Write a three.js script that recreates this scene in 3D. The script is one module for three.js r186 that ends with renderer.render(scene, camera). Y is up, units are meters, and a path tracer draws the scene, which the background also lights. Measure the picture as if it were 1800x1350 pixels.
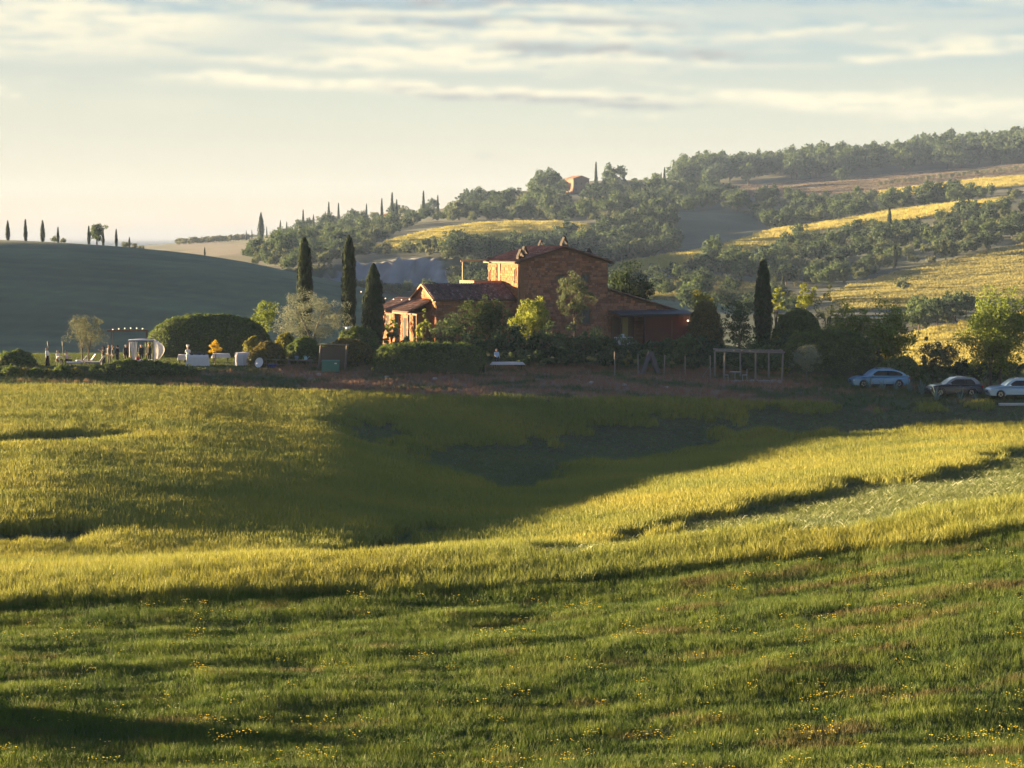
import * as THREE from 'three';
import { mergeGeometries, mergeVertices } from 'three/addons/utils/BufferGeometryUtils.js';
import { MarchingCubes } from 'three/addons/objects/MarchingCubes.js';
import { RoundedBoxGeometry } from 'three/addons/geometries/RoundedBoxGeometry.js';
import { createNoise2D, createNoise3D } from 'simplex-noise';

// ---------------------------------------------------------------- camera, sky, sun, exposure
const scene = new THREE.Scene();
const renderer = new THREE.WebGLRenderer({ antialias: true });
renderer.toneMapping = THREE.LinearToneMapping;
renderer.toneMappingExposure = 8.0;
renderer.shadowMap.enabled = true;
const EYE = 11, PITCH = 3.58 * Math.PI / 180, FPX = 4000;
const camera = new THREE.PerspectiveCamera(19.15, 4 / 3, 0.5, 9000);
camera.position.set(0, EYE, 0);
camera.rotation.set(-PITCH, 0, 0);

function rng(seed) { let a = seed >>> 0; return () => { a |= 0; a = a + 0x6D2B79F5 | 0; let t = Math.imul(a ^ a >>> 15, 1 | a); t = t + Math.imul(t ^ t >>> 7, 61 | t) ^ t; return ((t ^ t >>> 14) >>> 0) / 4294967296; }; }
const N2 = createNoise2D(rng(11)), N3 = createNoise3D(rng(12));
const clamp = (v, a = 0, b = 1) => Math.min(b, Math.max(a, v));
const lerp = (a, b, t) => a + (b - a) * t;
const sstep = (a, b, v) => { const t = clamp((v - a) / (b - a)); return t * t * (3 - 2 * t); };
function fbm(x, y, o = 4) { let s = 0, a = 0.5, f = 1; for (let i = 0; i < o; i++) { s += a * N2(x * f + i * 17.3, y * f - i * 9.1); a *= 0.5; f *= 2.03; } return s; }

// late sun: low in the west, to the left and a little behind the house
const SUN_EL = 4.0 * Math.PI / 180, SUN_B = 21 * Math.PI / 180;
const sunDir = new THREE.Vector3(-Math.cos(SUN_B) * Math.cos(SUN_EL), Math.sin(SUN_EL), -Math.sin(SUN_B) * Math.cos(SUN_EL));
const sun = new THREE.DirectionalLight(new THREE.Color().setRGB(1.0, 0.73, 0.38), 5.0);
sun.position.copy(sunDir).multiplyScalar(600).add(new THREE.Vector3(0, 0, -200));
sun.target.position.set(0, 0, -200); scene.add(sun, sun.target);
sun.castShadow = true; sun.shadow.radius = 1.2; sun.shadow.mapSize.set(4096, 4096);
Object.assign(sun.shadow.camera, { left: -300, right: 300, top: 200, bottom: -200, near: 1, far: 1500 });

{ // evening sky with long thin cloud sheets
  const W = 4096, Hh = 2048, data = new Float32Array(W * Hh * 4), GAIN = 0.124;
  const mix3 = (a, b, t) => [lerp(a[0], b[0], t), lerp(a[1], b[1], t), lerp(a[2], b[2], t)];
  const low = [0.90, 0.71, 0.47], low2 = [0.83, 0.75, 0.55], mid = [0.72, 0.735, 0.595], high = [0.43, 0.58, 0.63], zen = [0.10, 0.21, 0.46], warm = [1.0, 0.80, 0.50];
  // long sheets: bearing and elevation of both ends (degrees), half thickness, whiteness 1 or greyness 0, strength
  const sheets = [[-9.6, 4.05, 5.2, 3.45, 0.26, 1, 0.95], [-3.5, 3.72, 5.5, 3.30, 0.10, 0, 0.8], [-5.5, 4.80, 7.7, 4.35, 0.24, 1, 0.9], [-1.0, 4.86, 6.8, 4.52, 0.10, 0, 0.85], [-8.5, 4.55, 2.0, 4.32, 0.16, 1, 0.8], [-4.2, 5.50, 4.8, 5.32, 0.13, 0, 0.75], [-6.0, 5.25, 6.0, 4.98, 0.26, 1, 0.85], [-6.5, 6.05, 2.8, 5.88, 0.16, 0, 0.85], [-7.0, 5.75, 5.0, 5.60, 0.18, 1, 0.75], [5.2, 5.05, 10.0, 5.22, 0.15, 1, 0.85], [7.5, 4.38, 13.5, 4.78, 0.13, 1, 0.95], [9.0, 4.68, 15.0, 5.00, 0.09, 1, 0.7], [3.6, 3.62, 14.0, 3.12, 0.26, 1, 0.85], [1.6, 3.28, 4.2, 3.16, 0.06, 1, 0.7], [8.5, 3.05, 14.0, 3.00, 0.10, 1, 0.6], [-12.8, 3.66, -12.0, 3.63, 0.05, 1, 0.8], [-1.0, 2.12, 0.1, 2.08, 0.05, 0, 0.35], [-16.0, 5.6, -6.0, 5.2, 0.85, 1, 0.85], [-14.0, 4.75, -8.0, 4.65, 0.40, 1, 0.55], [10.5, 5.9, 16.0, 5.7, 0.18, 1, 0.7], [7.8, 4.02, 9.0, 3.98, 0.05, 1, 0.5]];
  for (let j = 0; j < Hh; j++) {
    const el = (j + 0.5) / Hh * 180 - 90;
    for (let i = 0; i < W; i++) {
      const k = (j * W + i) * 4;
      if (el < -1) { data[k] = 0.016; data[k + 1] = 0.017; data[k + 2] = 0.015; data[k + 3] = 1; continue; }
      const az = (i + 0.5) / W * 2 * Math.PI - Math.PI;                    // atan2(z, x)
      const e = el * Math.PI / 180, dx = Math.cos(e) * Math.cos(az), dz = Math.cos(e) * Math.sin(az), dy = Math.sin(e);
      const A = Math.atan2(dx, -dz) * 180 / Math.PI;                        // bearing from the view axis, degrees to the right
      let c = mix3(low, low2, sstep(0.4, 1.5, el)); c = mix3(c, mid, sstep(1.2, 3.4, el)); c = mix3(c, high, sstep(3.0, 6.2, el)); c = mix3(c, zen, sstep(6, 34, el));
      const toSun = dx * sunDir.x + dy * sunDir.y + dz * sunDir.z;
      c = mix3(c, warm, 0.65 * Math.pow(clamp(toSun * 0.5 + 0.5), 7) * sstep(40, 0, el));
      if (el < 60) {
        const ca = Math.cos(A * Math.PI / 180), sa = Math.sin(A * Math.PI / 180), px = sa * 9, pz = ca * 9, tilt = el + 0.020 * A;
        const w1 = fbm(px * 1.3 + 3, tilt * 2.2 + pz * 0.1, 4), w2 = fbm(px * 3.6 - 5, tilt * 6.5, 4), w3 = N2(px * 0.7 + 9, tilt * 0.9);
        // loose high cloud all round the sky
        const v1 = fbm(px * 0.55 + 3.1 + N2(px * 0.3, tilt * 0.22) * 0.7, tilt * 0.52 + pz * 0.05 + 1.7, 5);
        let cov = sstep(-0.05, 0.50, v1 * 0.95 + w1 * 0.6 + w2 * 0.2) * sstep(2.9, 4.4, el + 0.4 * w3) * (1 - 0.8 * sstep(10, 45, el)) * 0.35;
        c = mix3(c, [0.96, 0.88, 0.66], cov);
        if (Math.abs(A) < 24 && el < 9) for (const [a0, e0, a1, e1, th, wh, op] of sheets) {
          const t = (A - a0) / (a1 - a0); if (t < -0.1 || t > 1.1) continue;
          const d = el - lerp(e0, e1, t) - 0.10 * w3 - 0.20 * w1 - 0.09 * w2, ends = sstep(-0.08, 0.22, t) * (1 - sstep(0.72, 1.08, t)), thick = th * (0.35 + 0.65 * ends) * (1 + 0.7 * w1 + 0.5 * w2);
          const up = d > 0 ? 1.25 : 0.8, al = clamp(1 - Math.abs(d) / (thick * up + 0.03)), s = al * al * (3 - 2 * al) * ends * op * 1.05 * clamp(0.85 + 1.0 * w2 + 0.5 * w1);
          c = mix3(c, wh ? mix3([1.10, 1.0, 0.72], [0.82, 0.78, 0.64], clamp(-d / thick * 0.6 + 0.1)) : [0.42, 0.44, 0.45], clamp(s));
        }
        // a soft bank just over the horizon
        const hb = sstep(0.35, 0.72, el + 0.10 * N2(px * 1.5, 7)) * (1 - sstep(0.74, 0.90, el + 0.06 * N2(px * 2.4, 9) + 0.03 * N2(px * 9, 2)));
        c = mix3(c, [0.95, 0.77, 0.56], hb * 0.7);
        c = mix3(c, [0.72, 0.68, 0.63], 0.6 * (1 - sstep(0.1, 0.65, el + 0.08 * N2(px * 2, 30) + 0.05 * N2(px * 7, 3))));
      }
      data[k] = c[0] * GAIN; data[k + 1] = c[1] * GAIN; data[k + 2] = c[2] * GAIN; data[k + 3] = 1;
    }
  }
  const sky = new THREE.DataTexture(data, W, Hh, THREE.RGBAFormat, THREE.FloatType);
  sky.mapping = THREE.EquirectangularReflectionMapping; sky.magFilter = THREE.LinearFilter; sky.needsUpdate = true;
  scene.background = sky; scene.environment = sky;
}
scene.fog = new THREE.FogExp2(new THREE.Color().setRGB(0.46, 0.62, 1.0), 0.000075);

// ---------------------------------------------------------------- naming helpers
const taken = new Map();
function numbered(n) { const k = taken.get(n) || 0; taken.set(n, k + 1); return k ? n + '_' + String(k).padStart(3, '0') : n; }
function tag(o, label, category, group, kind) { if (label) o.userData.label = label; if (category) o.userData.category = category; if (group) o.userData.group = group; if (kind) o.userData.kind = kind; return o; }
function shad(m) { m.castShadow = true; m.receiveShadow = true; return m; }
function thing(name, label, category, pos = [0, 0, 0], turn = 0, group) { const o = new THREE.Group(); o.name = numbered(name); o.position.set(...pos); o.rotation.y = turn; scene.add(o); return tag(o, label, category, group); }
function part(name, geo, mat, parent, label) { const m = shad(new THREE.Mesh(Array.isArray(geo) ? merge(geo) : geo, mat)); m.name = name; if (label) m.userData.label = label; parent.add(m); return m; }
function single(name, geo, mat, label, category, pos = [0, 0, 0], turn = 0, group) { const m = shad(new THREE.Mesh(Array.isArray(geo) ? merge(geo) : geo, mat)); m.name = numbered(name); m.position.set(...pos); m.rotation.y = turn; scene.add(m); return tag(m, label, category, group); }
function structure(name, geo, mat) { const m = shad(new THREE.Mesh(geo, mat)); m.name = numbered(name); scene.add(m); m.userData.kind = 'structure'; return m; }
function stuff(o, name, label, category) { o.name = numbered(name); scene.add(shad(o)); return tag(o, label, category, null, 'stuff'); }
function merge(list) { return mergeGeometries(list.map(g => { const h = g.index ? g.toNonIndexed() : g; for (const k of Object.keys(h.attributes)) if (!['position', 'normal', 'uv'].includes(k)) h.deleteAttribute(k); if (!h.attributes.uv) h.setAttribute('uv', new THREE.BufferAttribute(new Float32Array(h.attributes.position.count * 2), 2)); return h; })); }
const RGB = (r, g, b) => new THREE.Color().setRGB(r, g, b);
const mat = (r, g, b, rough = 0.9, more = {}) => new THREE.MeshStandardMaterial({ color: RGB(r, g, b), roughness: rough, ...more });
const leafMat = (r, g, b, through = 0.4, more = {}) => new THREE.MeshPhysicalMaterial({ color: RGB(r, g, b), roughness: 0.95, transmission: through, thickness: 0, side: THREE.DoubleSide, specularIntensity: 0.25, ...more });
function texture(w, h, f, srgb = true) { // f(u, v) -> [r, g, b] 0..1
  const d = new Uint8Array(w * h * 4);
  for (let j = 0; j < h; j++) for (let i = 0; i < w; i++) { const c = f(i / w, j / h), k = (j * w + i) * 4; d[k] = clamp(c[0]) * 255; d[k + 1] = clamp(c[1]) * 255; d[k + 2] = clamp(c[2]) * 255; d[k + 3] = 255; }
  const t = new THREE.DataTexture(d, w, h); t.wrapS = t.wrapT = THREE.RepeatWrapping; t.magFilter = THREE.LinearFilter; t.minFilter = THREE.LinearMipmapLinearFilter; if (srgb) t.colorSpace = THREE.SRGBColorSpace; t.needsUpdate = true; return t;
}

// ---------------------------------------------------------------- the lie of the land
// Cross-sections of the land along lines of sight from the viewpoint: at a bearing (px) a list of [distance, sight row].
function heightAt(px, row, D) { const Y = (675 - row) / FPX, t = D / (Math.cos(PITCH) + Y * Math.sin(PITCH)); return EYE + t * (Y * Math.cos(PITCH) - Math.sin(PITCH)); }
const NEARZONE = 252;
const COLS = [-700, 0, 300, 600, 900, 1200, 1500, 1800, 2500];
const nearRows = {
  '-700': [[44, 1380], [52, 1244], [60, 1140], [67, 1055], [86, 990], [115, 850], [150, 755], [190, 680], [197, 660], [202, 640], [215, 628], [235, 622], [252, 640]],
  0: [[44, 1350], [52, 1214], [60, 1115], [67, 1040], [84, 985], [112, 850], [150, 752], [190, 682], [197, 664], [202, 645], [215, 632], [235, 622], [252, 640]],
  300: [[44, 1350], [52, 1209], [60, 1107], [67, 1024], [86, 985], [115, 859], [152, 756], [190, 685], [197, 668], [202, 646], [215, 633], [235, 620], [252, 636]],
  600: [[44, 1345], [52, 1199], [60, 1097], [67, 1010], [88, 985], [120, 871], [157, 766], [188, 698], [195, 676], [201, 650], [215, 628], [235, 605], [252, 610]],
  900: [[44, 1340], [52, 1189], [60, 1082], [67, 997], [94, 978], [124, 902], [170, 804], [190, 702], [195, 672], [201, 652], [215, 625], [235, 592], [252, 600]],
  1200: [[44, 1330], [52, 1169], [60, 1062], [67, 975], [90, 955], [116, 886], [174, 796], [189.5, 704], [195, 680], [201, 658], [215, 630], [235, 600], [252, 610]],
  1500: [[44, 1315], [52, 1144], [60, 1032], [67, 946], [90, 925], [116, 858], [175, 776], [189, 710], [193, 690], [201, 670], [215, 655], [235, 640], [252, 640]],
  1800: [[44, 1290], [52, 1104], [60, 992], [67, 910], [90, 893], [116, 832], [172, 760], [186, 714], [190, 697], [201, 686], [215, 672], [235, 655], [252, 650]],
  2500: [[44, 1240], [52, 1034], [60, 925], [67, 860], [90, 850], [116, 802], [172, 748], [186, 716], [190, 699], [201, 690], [215, 678], [235, 665], [252, 650]],
};
const farRows = {
  '-700': [[300, 690], [420, 660], [500, 615], [560, 500], [600, 442], [625, 425], [645, 423], [700, 432], [800, 452], [1000, 452], [1350, 445], [1700, 443], [2000, 442], [2600, 440], [4200, 434]],
  0: [[300, 690], [420, 660], [500, 615], [560, 500], [600, 443], [625, 426], [645, 422], [700, 434], [800, 455], [1000, 452], [1350, 445], [1700, 443], [2000, 442], [2600, 440], [4200, 434]],
  300: [[300, 690], [420, 670], [500, 630], [560, 525], [600, 462], [625, 445], [640, 442], [690, 458], [800, 470], [1000, 446], [1350, 436], [1700, 431], [2000, 432], [2600, 440], [4200, 434]],
  450: [[300, 690], [420, 670], [500, 640], [560, 545], [590, 492], [615, 469], [630, 465], [680, 482], [800, 466], [1000, 436], [1350, 424], [1700, 417], [2000, 420], [2600, 434], [4200, 432]],
  600: [[300, 680], [420, 670], [490, 645], [550, 570], [580, 522], [602, 500], [616, 496], [650, 512], [700, 514], [740, 505], [775, 468], [850, 452], [1000, 430], [1200, 410], [1400, 397], [1700, 392], [2000, 396], [2600, 432], [4200, 432]],
  800: [[300, 660], [420, 655], [490, 630], [550, 585], [602, 552], [650, 540], [720, 512], [745, 500], [775, 456], [830, 446], [900, 430], [1000, 414], [1150, 393], [1250, 386], [1400, 378], [1600, 366], [1800, 366], [2200, 400], [2800, 430], [4200, 432]],
  1000: [[300, 640], [420, 630], [500, 590], [600, 542], [700, 516], [800, 498], [870, 484], [920, 472], [1000, 436], [1130, 391], [1200, 388], [1320, 368], [1500, 340], [1650, 326], [1800, 324], [2100, 345], [2800, 420], [4200, 432]],
  1200: [[300, 640], [400, 620], [500, 560], [600, 525], [700, 502], [800, 480], [900, 452], [960, 436], [1040, 425], [1130, 386], [1200, 372], [1240, 374], [1350, 362], [1500, 342], [1700, 322], [1850, 312], [2200, 330], [2800, 400], [4200, 432]],
  1350: [[300, 640], [400, 615], [500, 560], [600, 535], [700, 505], [800, 470], [880, 452], [960, 426], [1030, 408], [1100, 402], [1180, 392], [1300, 356], [1450, 340], [1600, 326], [1750, 312], [1950, 300], [2300, 320], [2900, 400], [4200, 432]],
  1500: [[300, 650], [400, 612], [470, 574], [560, 535], [660, 508], [760, 480], [850, 448], [950, 416], [1020, 392], [1080, 384], [1180, 374], [1280, 350], [1380, 336], [1480, 326], [1600, 315], [1800, 298], [2000, 288], [2400, 310], [3000, 400], [4200, 432]],
  1800: [[300, 650], [400, 608], [450, 585], [560, 530], [660, 490], [760, 448], [850, 414], [950, 384], [1040, 356], [1120, 344], [1220, 340], [1320, 326], [1420, 312], [1500, 304], [1600, 292], [1800, 276], [2000, 258], [2400, 290], [3000, 400], [4200, 432]],
  2500: [[300, 650], [400, 600], [450, 570], [560, 500], [660, 460], [760, 420], [850, 384], [950, 350], [1040, 320], [1120, 306], [1220, 296], [1320, 280], [1420, 264], [1500, 254], [1600, 240], [1800, 222], [2000, 200], [2400, 250], [3000, 390], [4200, 430]],
};
function pchip(xs, ys) {
  const n = xs.length, h = [], d = [], m = new Array(n).fill(0);
  for (let i = 0; i < n - 1; i++) { h[i] = xs[i + 1] - xs[i]; d[i] = (ys[i + 1] - ys[i]) / h[i]; }
  for (let i = 1; i < n - 1; i++) m[i] = d[i - 1] * d[i] <= 0 ? 0 : 3 * (h[i - 1] + h[i]) / ((2 * h[i] + h[i - 1]) / d[i - 1] + (h[i] + 2 * h[i - 1]) / d[i]);
  m[0] = d[0]; m[n - 1] = d[n - 2];
  return x => { if (x <= xs[0]) return ys[0] + (x - xs[0]) * m[0] * 0; if (x >= xs[n - 1]) return ys[n - 1]; let i = 0; while (x > xs[i + 1]) i++; const t = (x - xs[i]) / h[i], a = t * t * t, b = t * t; return (2 * a - 3 * b + 1) * ys[i] + (a - 2 * b + t) * h[i] * m[i] + (3 * b - 2 * a) * ys[i + 1] + (a - b) * h[i] * m[i + 1]; };
}
const FAR = Object.keys(farRows).map(Number).sort((a, b) => a - b);
const STEP = 2, NS = 2110;
function column(px, nearList, farList) {
  const xs = [-60, 0, 20], ys = [12, 9.35, 5.1];
  for (const [D, r] of nearList) { xs.push(D); ys.push(heightAt(px, r, D)); }
  for (const [D, r] of farList) { xs.push(D); ys.push(heightAt(px, r, D)); }
  const f = pchip(xs, ys), out = new Float32Array(NS);
  for (let i = 0; i < NS; i++) out[i] = f(i * STEP);
  return out;
}
function tableLerp(keys, table, px) { let i = 0; while (i < keys.length - 2 && px > keys[i + 1]) i++; const a = table[keys[i]], b = table[keys[i + 1]], t = (px - keys[i]) / (keys[i + 1] - keys[i]); return a.map(([D, r], k) => [lerp(D, b[k][0], t), lerp(r, b[k][1], t)]); }
const columns = FAR.map(px => column(px, tableLerp(COLS, nearRows, px), farRows[px]));
function baseHeight(x, z) {
  const D = Math.max(-z, 0.01);
  let px = 900 + FPX * x / Math.max(D, 30); px = clamp(px, FAR[0], FAR[FAR.length - 1]);
  let i = 0; while (i < FAR.length - 2 && px > FAR[i + 1]) i++;
  const t = (px - FAR[i]) / (FAR[i + 1] - FAR[i]);
  const q = clamp(D / STEP, 0, NS - 2), k = Math.floor(q), f = q - k;
  const at = j => { const c = columns[clamp(j, 0, columns.length - 1)]; return lerp(c[k], c[k + 1], f); };
  const w0 = at(i), w1 = at(i + 1), g = FAR;
  const m0 = i > 0 ? (w1 - at(i - 1)) / (g[i + 1] - g[i - 1]) : (w1 - w0) / (g[i + 1] - g[i]);
  const m1 = i < FAR.length - 2 ? (at(i + 2) - w0) / (g[i + 2] - g[i]) : (w1 - w0) / (g[i + 1] - g[i]);
  const hh = g[i + 1] - g[i], a = t * t * t, b = t * t;
  return (2 * a - 3 * b + 1) * w0 + (a - 2 * b + t) * hh * m0 + (3 * b - 2 * a) * w1 + (a - b) * hh * m1;
}
let dip = () => 0;
function H(x, z) {
  const D = -z; let y = baseHeight(x, z) - (D > 70 && D < 190 ? dip(x, z) : 0);
  y += 2.3 * Math.exp(-(((x + 31) / 9) ** 2) - ((z + 55) / 7) ** 2) * (0.72 + 0.5 * N2(x * 0.11, z * 0.33) + 0.2 * N2(x * 0.4, z * 0.9));                       // knoll at the left, outside the view
  if (D < 64) y += (0.030 * N2(x * 0.06, z * 0.42) + 0.030 * N2(x * 0.17 + 7, z * 0.7) + 0.035 * N2(x * 0.6, z * 1.1)) * sstep(20, 40, D) * (1 - sstep(60, 64, D));
  if (D < 190) y += 0.16 * fbm(x * 0.05, z * 0.05, 3) * sstep(190, 150, D) * sstep(20, 60, D) + (D < 66 ? 0.07 * N2(x * 0.16, z * 0.30) : 0);
  if (D > 300) y += (D * 0.0011) * fbm(x * 0.010, z * 0.007 + 5, 4) * sstep(300, 420, D) * (1 - 0.6 * sstep(500, 560, D) * (1 - sstep(640, 720, D)) * sstep(0, -40, x));
  if (D > 715 && D < 800 && x > -80 && x < -10) { const m = sstep(722, 745, D) * (1 - sstep(765, 785, D)) * sstep(-80, -68, x) * (1 - sstep(-26, -12, x)), q = x * 0.42 + 0.012 * (D - 740) * N2(x * 0.05, 1); y += m * (1.9 * (1 - Math.abs(N2(q, D * 0.012)) * 2) + 1.0 * (1 - 2 * Math.abs(N2(q * 2.3 + 4, D * 0.02))) + 0.4 * N2(q * 5.1, D * 0.08)); }
  return y;
}
// point on the land under a line of sight
function ground(px, row, from = 30, to = 3000) {
  const X = (px - 900) / FPX, Y = (675 - row) / FPX, c = Math.cos(PITCH), s = Math.sin(PITCH);
  const dz = -(c + Y * s), dy = Y * c - s; let prev = null;
  for (let D = from; D < to; D += D < 260 ? 0.5 : 3) { const t = D / -dz, x = X * t, y = EYE + dy * t; const g = H(x, -D); if (y < g && prev !== null) return [x, g, -D]; prev = y - g; }
  return [X * to, H(X * to, -to), -to];
}
const onGround = (px, D) => { const x = (px - 900) / FPX * D; return [x, H(x, -D), -D]; };
const inside = (poly, x, z) => { let c = false; for (let i = 0, j = poly.length - 1; i < poly.length; j = i++) { const [xi, zi] = poly[i], [xj, zj] = poly[j]; if ((zi > z) !== (zj > z) && x < (xj - xi) * (z - zi) / (zj - zi) + xi) c = !c; } return c; };
const field = list => list.map(([px, row, D0 = 380]) => { const p = ground(px, row, D0); return [p[0], p[2]]; });
function grid(x0, x1, nx, zs, colour) {
  const nz = zs.length, p = new Float32Array(nx * nz * 3), c = new Float32Array(nx * nz * 3), uv = new Float32Array(nx * nz * 2), idx = [];
  for (let j = 0; j < nz; j++) for (let i = 0; i < nx; i++) {
    const k = j * nx + i, x = lerp(x0, x1, i / (nx - 1)), z = zs[j], col = colour(x, z);
    p.set([x, H(x, z), z], k * 3); c.set(col, k * 3); uv.set([x / 4, z / 4], k * 2);
    if (i && j) idx.push(k - nx - 1, k - nx, k, k - nx - 1, k, k - 1);
  }
  const g = new THREE.BufferGeometry();
  g.setAttribute('position', new THREE.BufferAttribute(p, 3)); g.setAttribute('color', new THREE.BufferAttribute(c, 3)); g.setAttribute('uv', new THREE.BufferAttribute(uv, 2));
  g.setIndex(idx); g.computeVertexNormals(); return g;
}
const range = (a, b, s) => { const o = []; for (let v = a; v > b; v -= s) o.push(v); o.push(b); return o; };
// ---------------------------------------------------------------- fields, banks and woods as plots of land
const plot = {
  midWheat: field([[648, 441], [700, 421], [760, 406], [830, 396], [900, 392], [1000, 393], [1045, 401], [1055, 411], [1000, 419], [920, 426], [840, 434], [760, 442], [690, 447]]),
  longWheat: field([[1066, 472, 600], [1100, 462, 600], [1200, 447, 600], [1300, 424, 600], [1400, 400, 700], [1500, 384, 800], [1600, 369, 800], [1700, 356, 900], [1768, 349, 900], [1768, 358, 900], [1700, 373, 800], [1600, 388, 800], [1500, 400, 700], [1420, 408, 700], [1340, 436, 700], [1260, 458, 600], [1200, 468, 600], [1130, 480, 600], [1066, 488, 600]]),
  highWheat: field([[1520, 346, 1100], [1600, 331, 1100], [1700, 319, 1100], [1800, 310, 1100], [1950, 298, 1100], [1950, 318, 1000], [1800, 327, 1000], [1700, 339, 1000], [1640, 343, 1000], [1560, 347, 1000]]),
  clearing: field([[1265, 341, 1200], [1262, 327, 1200], [1400, 318, 1200], [1520, 309, 1200], [1650, 299, 1200], [1950, 282, 1200], [1950, 298, 1100], [1800, 310, 1100], [1700, 319, 1100], [1600, 331, 1100], [1520, 338, 1100], [1400, 347, 1100]]),
  domeField: field([[1188, 378, 900], [1230, 370, 900], [1290, 373, 900], [1330, 385, 900], [1345, 400, 800], [1320, 424, 800], [1230, 443, 700], [1180, 442, 700]]),
  rightField: field([[1440, 526], [1500, 502], [1580, 479], [1680, 456], [1800, 431], [2000, 395], [2000, 520], [1800, 528], [1700, 530], [1600, 542], [1500, 548]]),
  lowField: field([[1560, 604], [1640, 580], [1720, 563], [1900, 540]]).concat([[70, -300], [48, -300], [50, -330]]),
  stripField: field([[1080, 500], [1200, 488], [1330, 498], [1440, 526], [1400, 540], [1200, 530], [1080, 525]]),
  plough: field([[305, 428, 700], [380, 425, 700], [455, 434, 700], [462, 450, 700], [400, 452, 700], [330, 445, 700]]),
  cliff: [[562, 738], [600, 772], [640, 776], [765, 778], [795, 745], [800, 722], [700, 724], [600, 728]].map(([px, D]) => [(px - 900) / FPX * D, -D]),
};
const isPlot = (k, x, z) => inside(plot[k], x, z);
// lodged (flattened) patches of the near wheat
const near = list => list.map(([px, row]) => { const p = ground(px, row, 66); return [p[0], p[2]]; });
const lodged = [
  near([[578, 752], [620, 738], [690, 748], [720, 770], [680, 786], [640, 780], [600, 770]]),
  near([[690, 800], [760, 780], [860, 776], [960, 790], [1010, 815], [1000, 850], [930, 868], [860, 860], [800, 835], [740, 822]]),
  near([[925, 782], [990, 762], [1090, 748], [1180, 745], [1250, 752], [1260, 775], [1180, 800], [1090, 815], [1010, 815]]),
  near([[1290, 735], [1370, 722], [1500, 716], [1650, 716], [1800, 712], [1900, 714], [1900, 745], [1700, 748], [1500, 762], [1350, 765], [1250, 755]]),
  near([[560, 990], [600, 972], [680, 952], [740, 942], [790, 946], [740, 965], [680, 985], [620, 997]]),
  near([[690, 925], [730, 918], [770, 925], [790, 942], [740, 944], [705, 938]]),
  near([[900, 990], [960, 968], [1080, 950], [1180, 930], [1200, 912], [1280, 905], [1350, 882], [1440, 872], [1500, 850], [1620, 838], [1700, 818], [1760, 800], [1850, 780], [1950, 790], [1950, 870], [1800, 890], [1600, 915], [1400, 940], [1200, 962], [1050, 985], [960, 995]]),
  near([[-60, 945], [40, 930], [110, 934], [150, 946], [110, 962], [0, 972], [-60, 970]]),
  near([[-40, 778], [60, 768], [150, 762], [210, 768], [160, 778], [60, 786], [-40, 792]]),
  near([[200, 716], [214, 720], [230, 736], [222, 740], [206, 728]]),
];
const lodgedBox = lodged.map(p => [Math.min(...p.map(q => q[0])), Math.max(...p.map(q => q[0])), Math.min(...p.map(q => q[1])), Math.max(...p.map(q => q[1]))]);
function isLodged(x, z) { const a = x + 1.6 * N2(x * 0.22, z * 0.22) + 0.5 * N2(x * 0.9, z * 0.9), b = z + 2.4 * N2(x * 0.2 + 40, z * 0.2); for (let i = 0; i < lodged.length; i++) { const q = lodgedBox[i]; if (a < q[0] || a > q[1] || b < q[2] || b > q[3]) continue; if (inside(lodged[i], a, b)) return i + 1; } return 0; }
dip = (x, z) => 0.065 * ((isLodged(x, z) > 0) + (isLodged(x + 0.9, z) > 0) + (isLodged(x - 0.9, z) > 0) + (isLodged(x, z + 0.9) > 0) + (isLodged(x, z - 0.9) > 0));   // the crop lies flat along shallow washed-out hollows
const wheatStart = x => 63.6 + 0.9 * N2(x * 0.07, 4) + 0.3 * N2(x * 0.5, 9);
const wheatEnd = (x, D) => { const px = 900 + FPX * x / D; return lerp(189.8, 187, sstep(1200, 1750, px)) + 0.9 * N2(x * 0.12, 2); };

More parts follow.
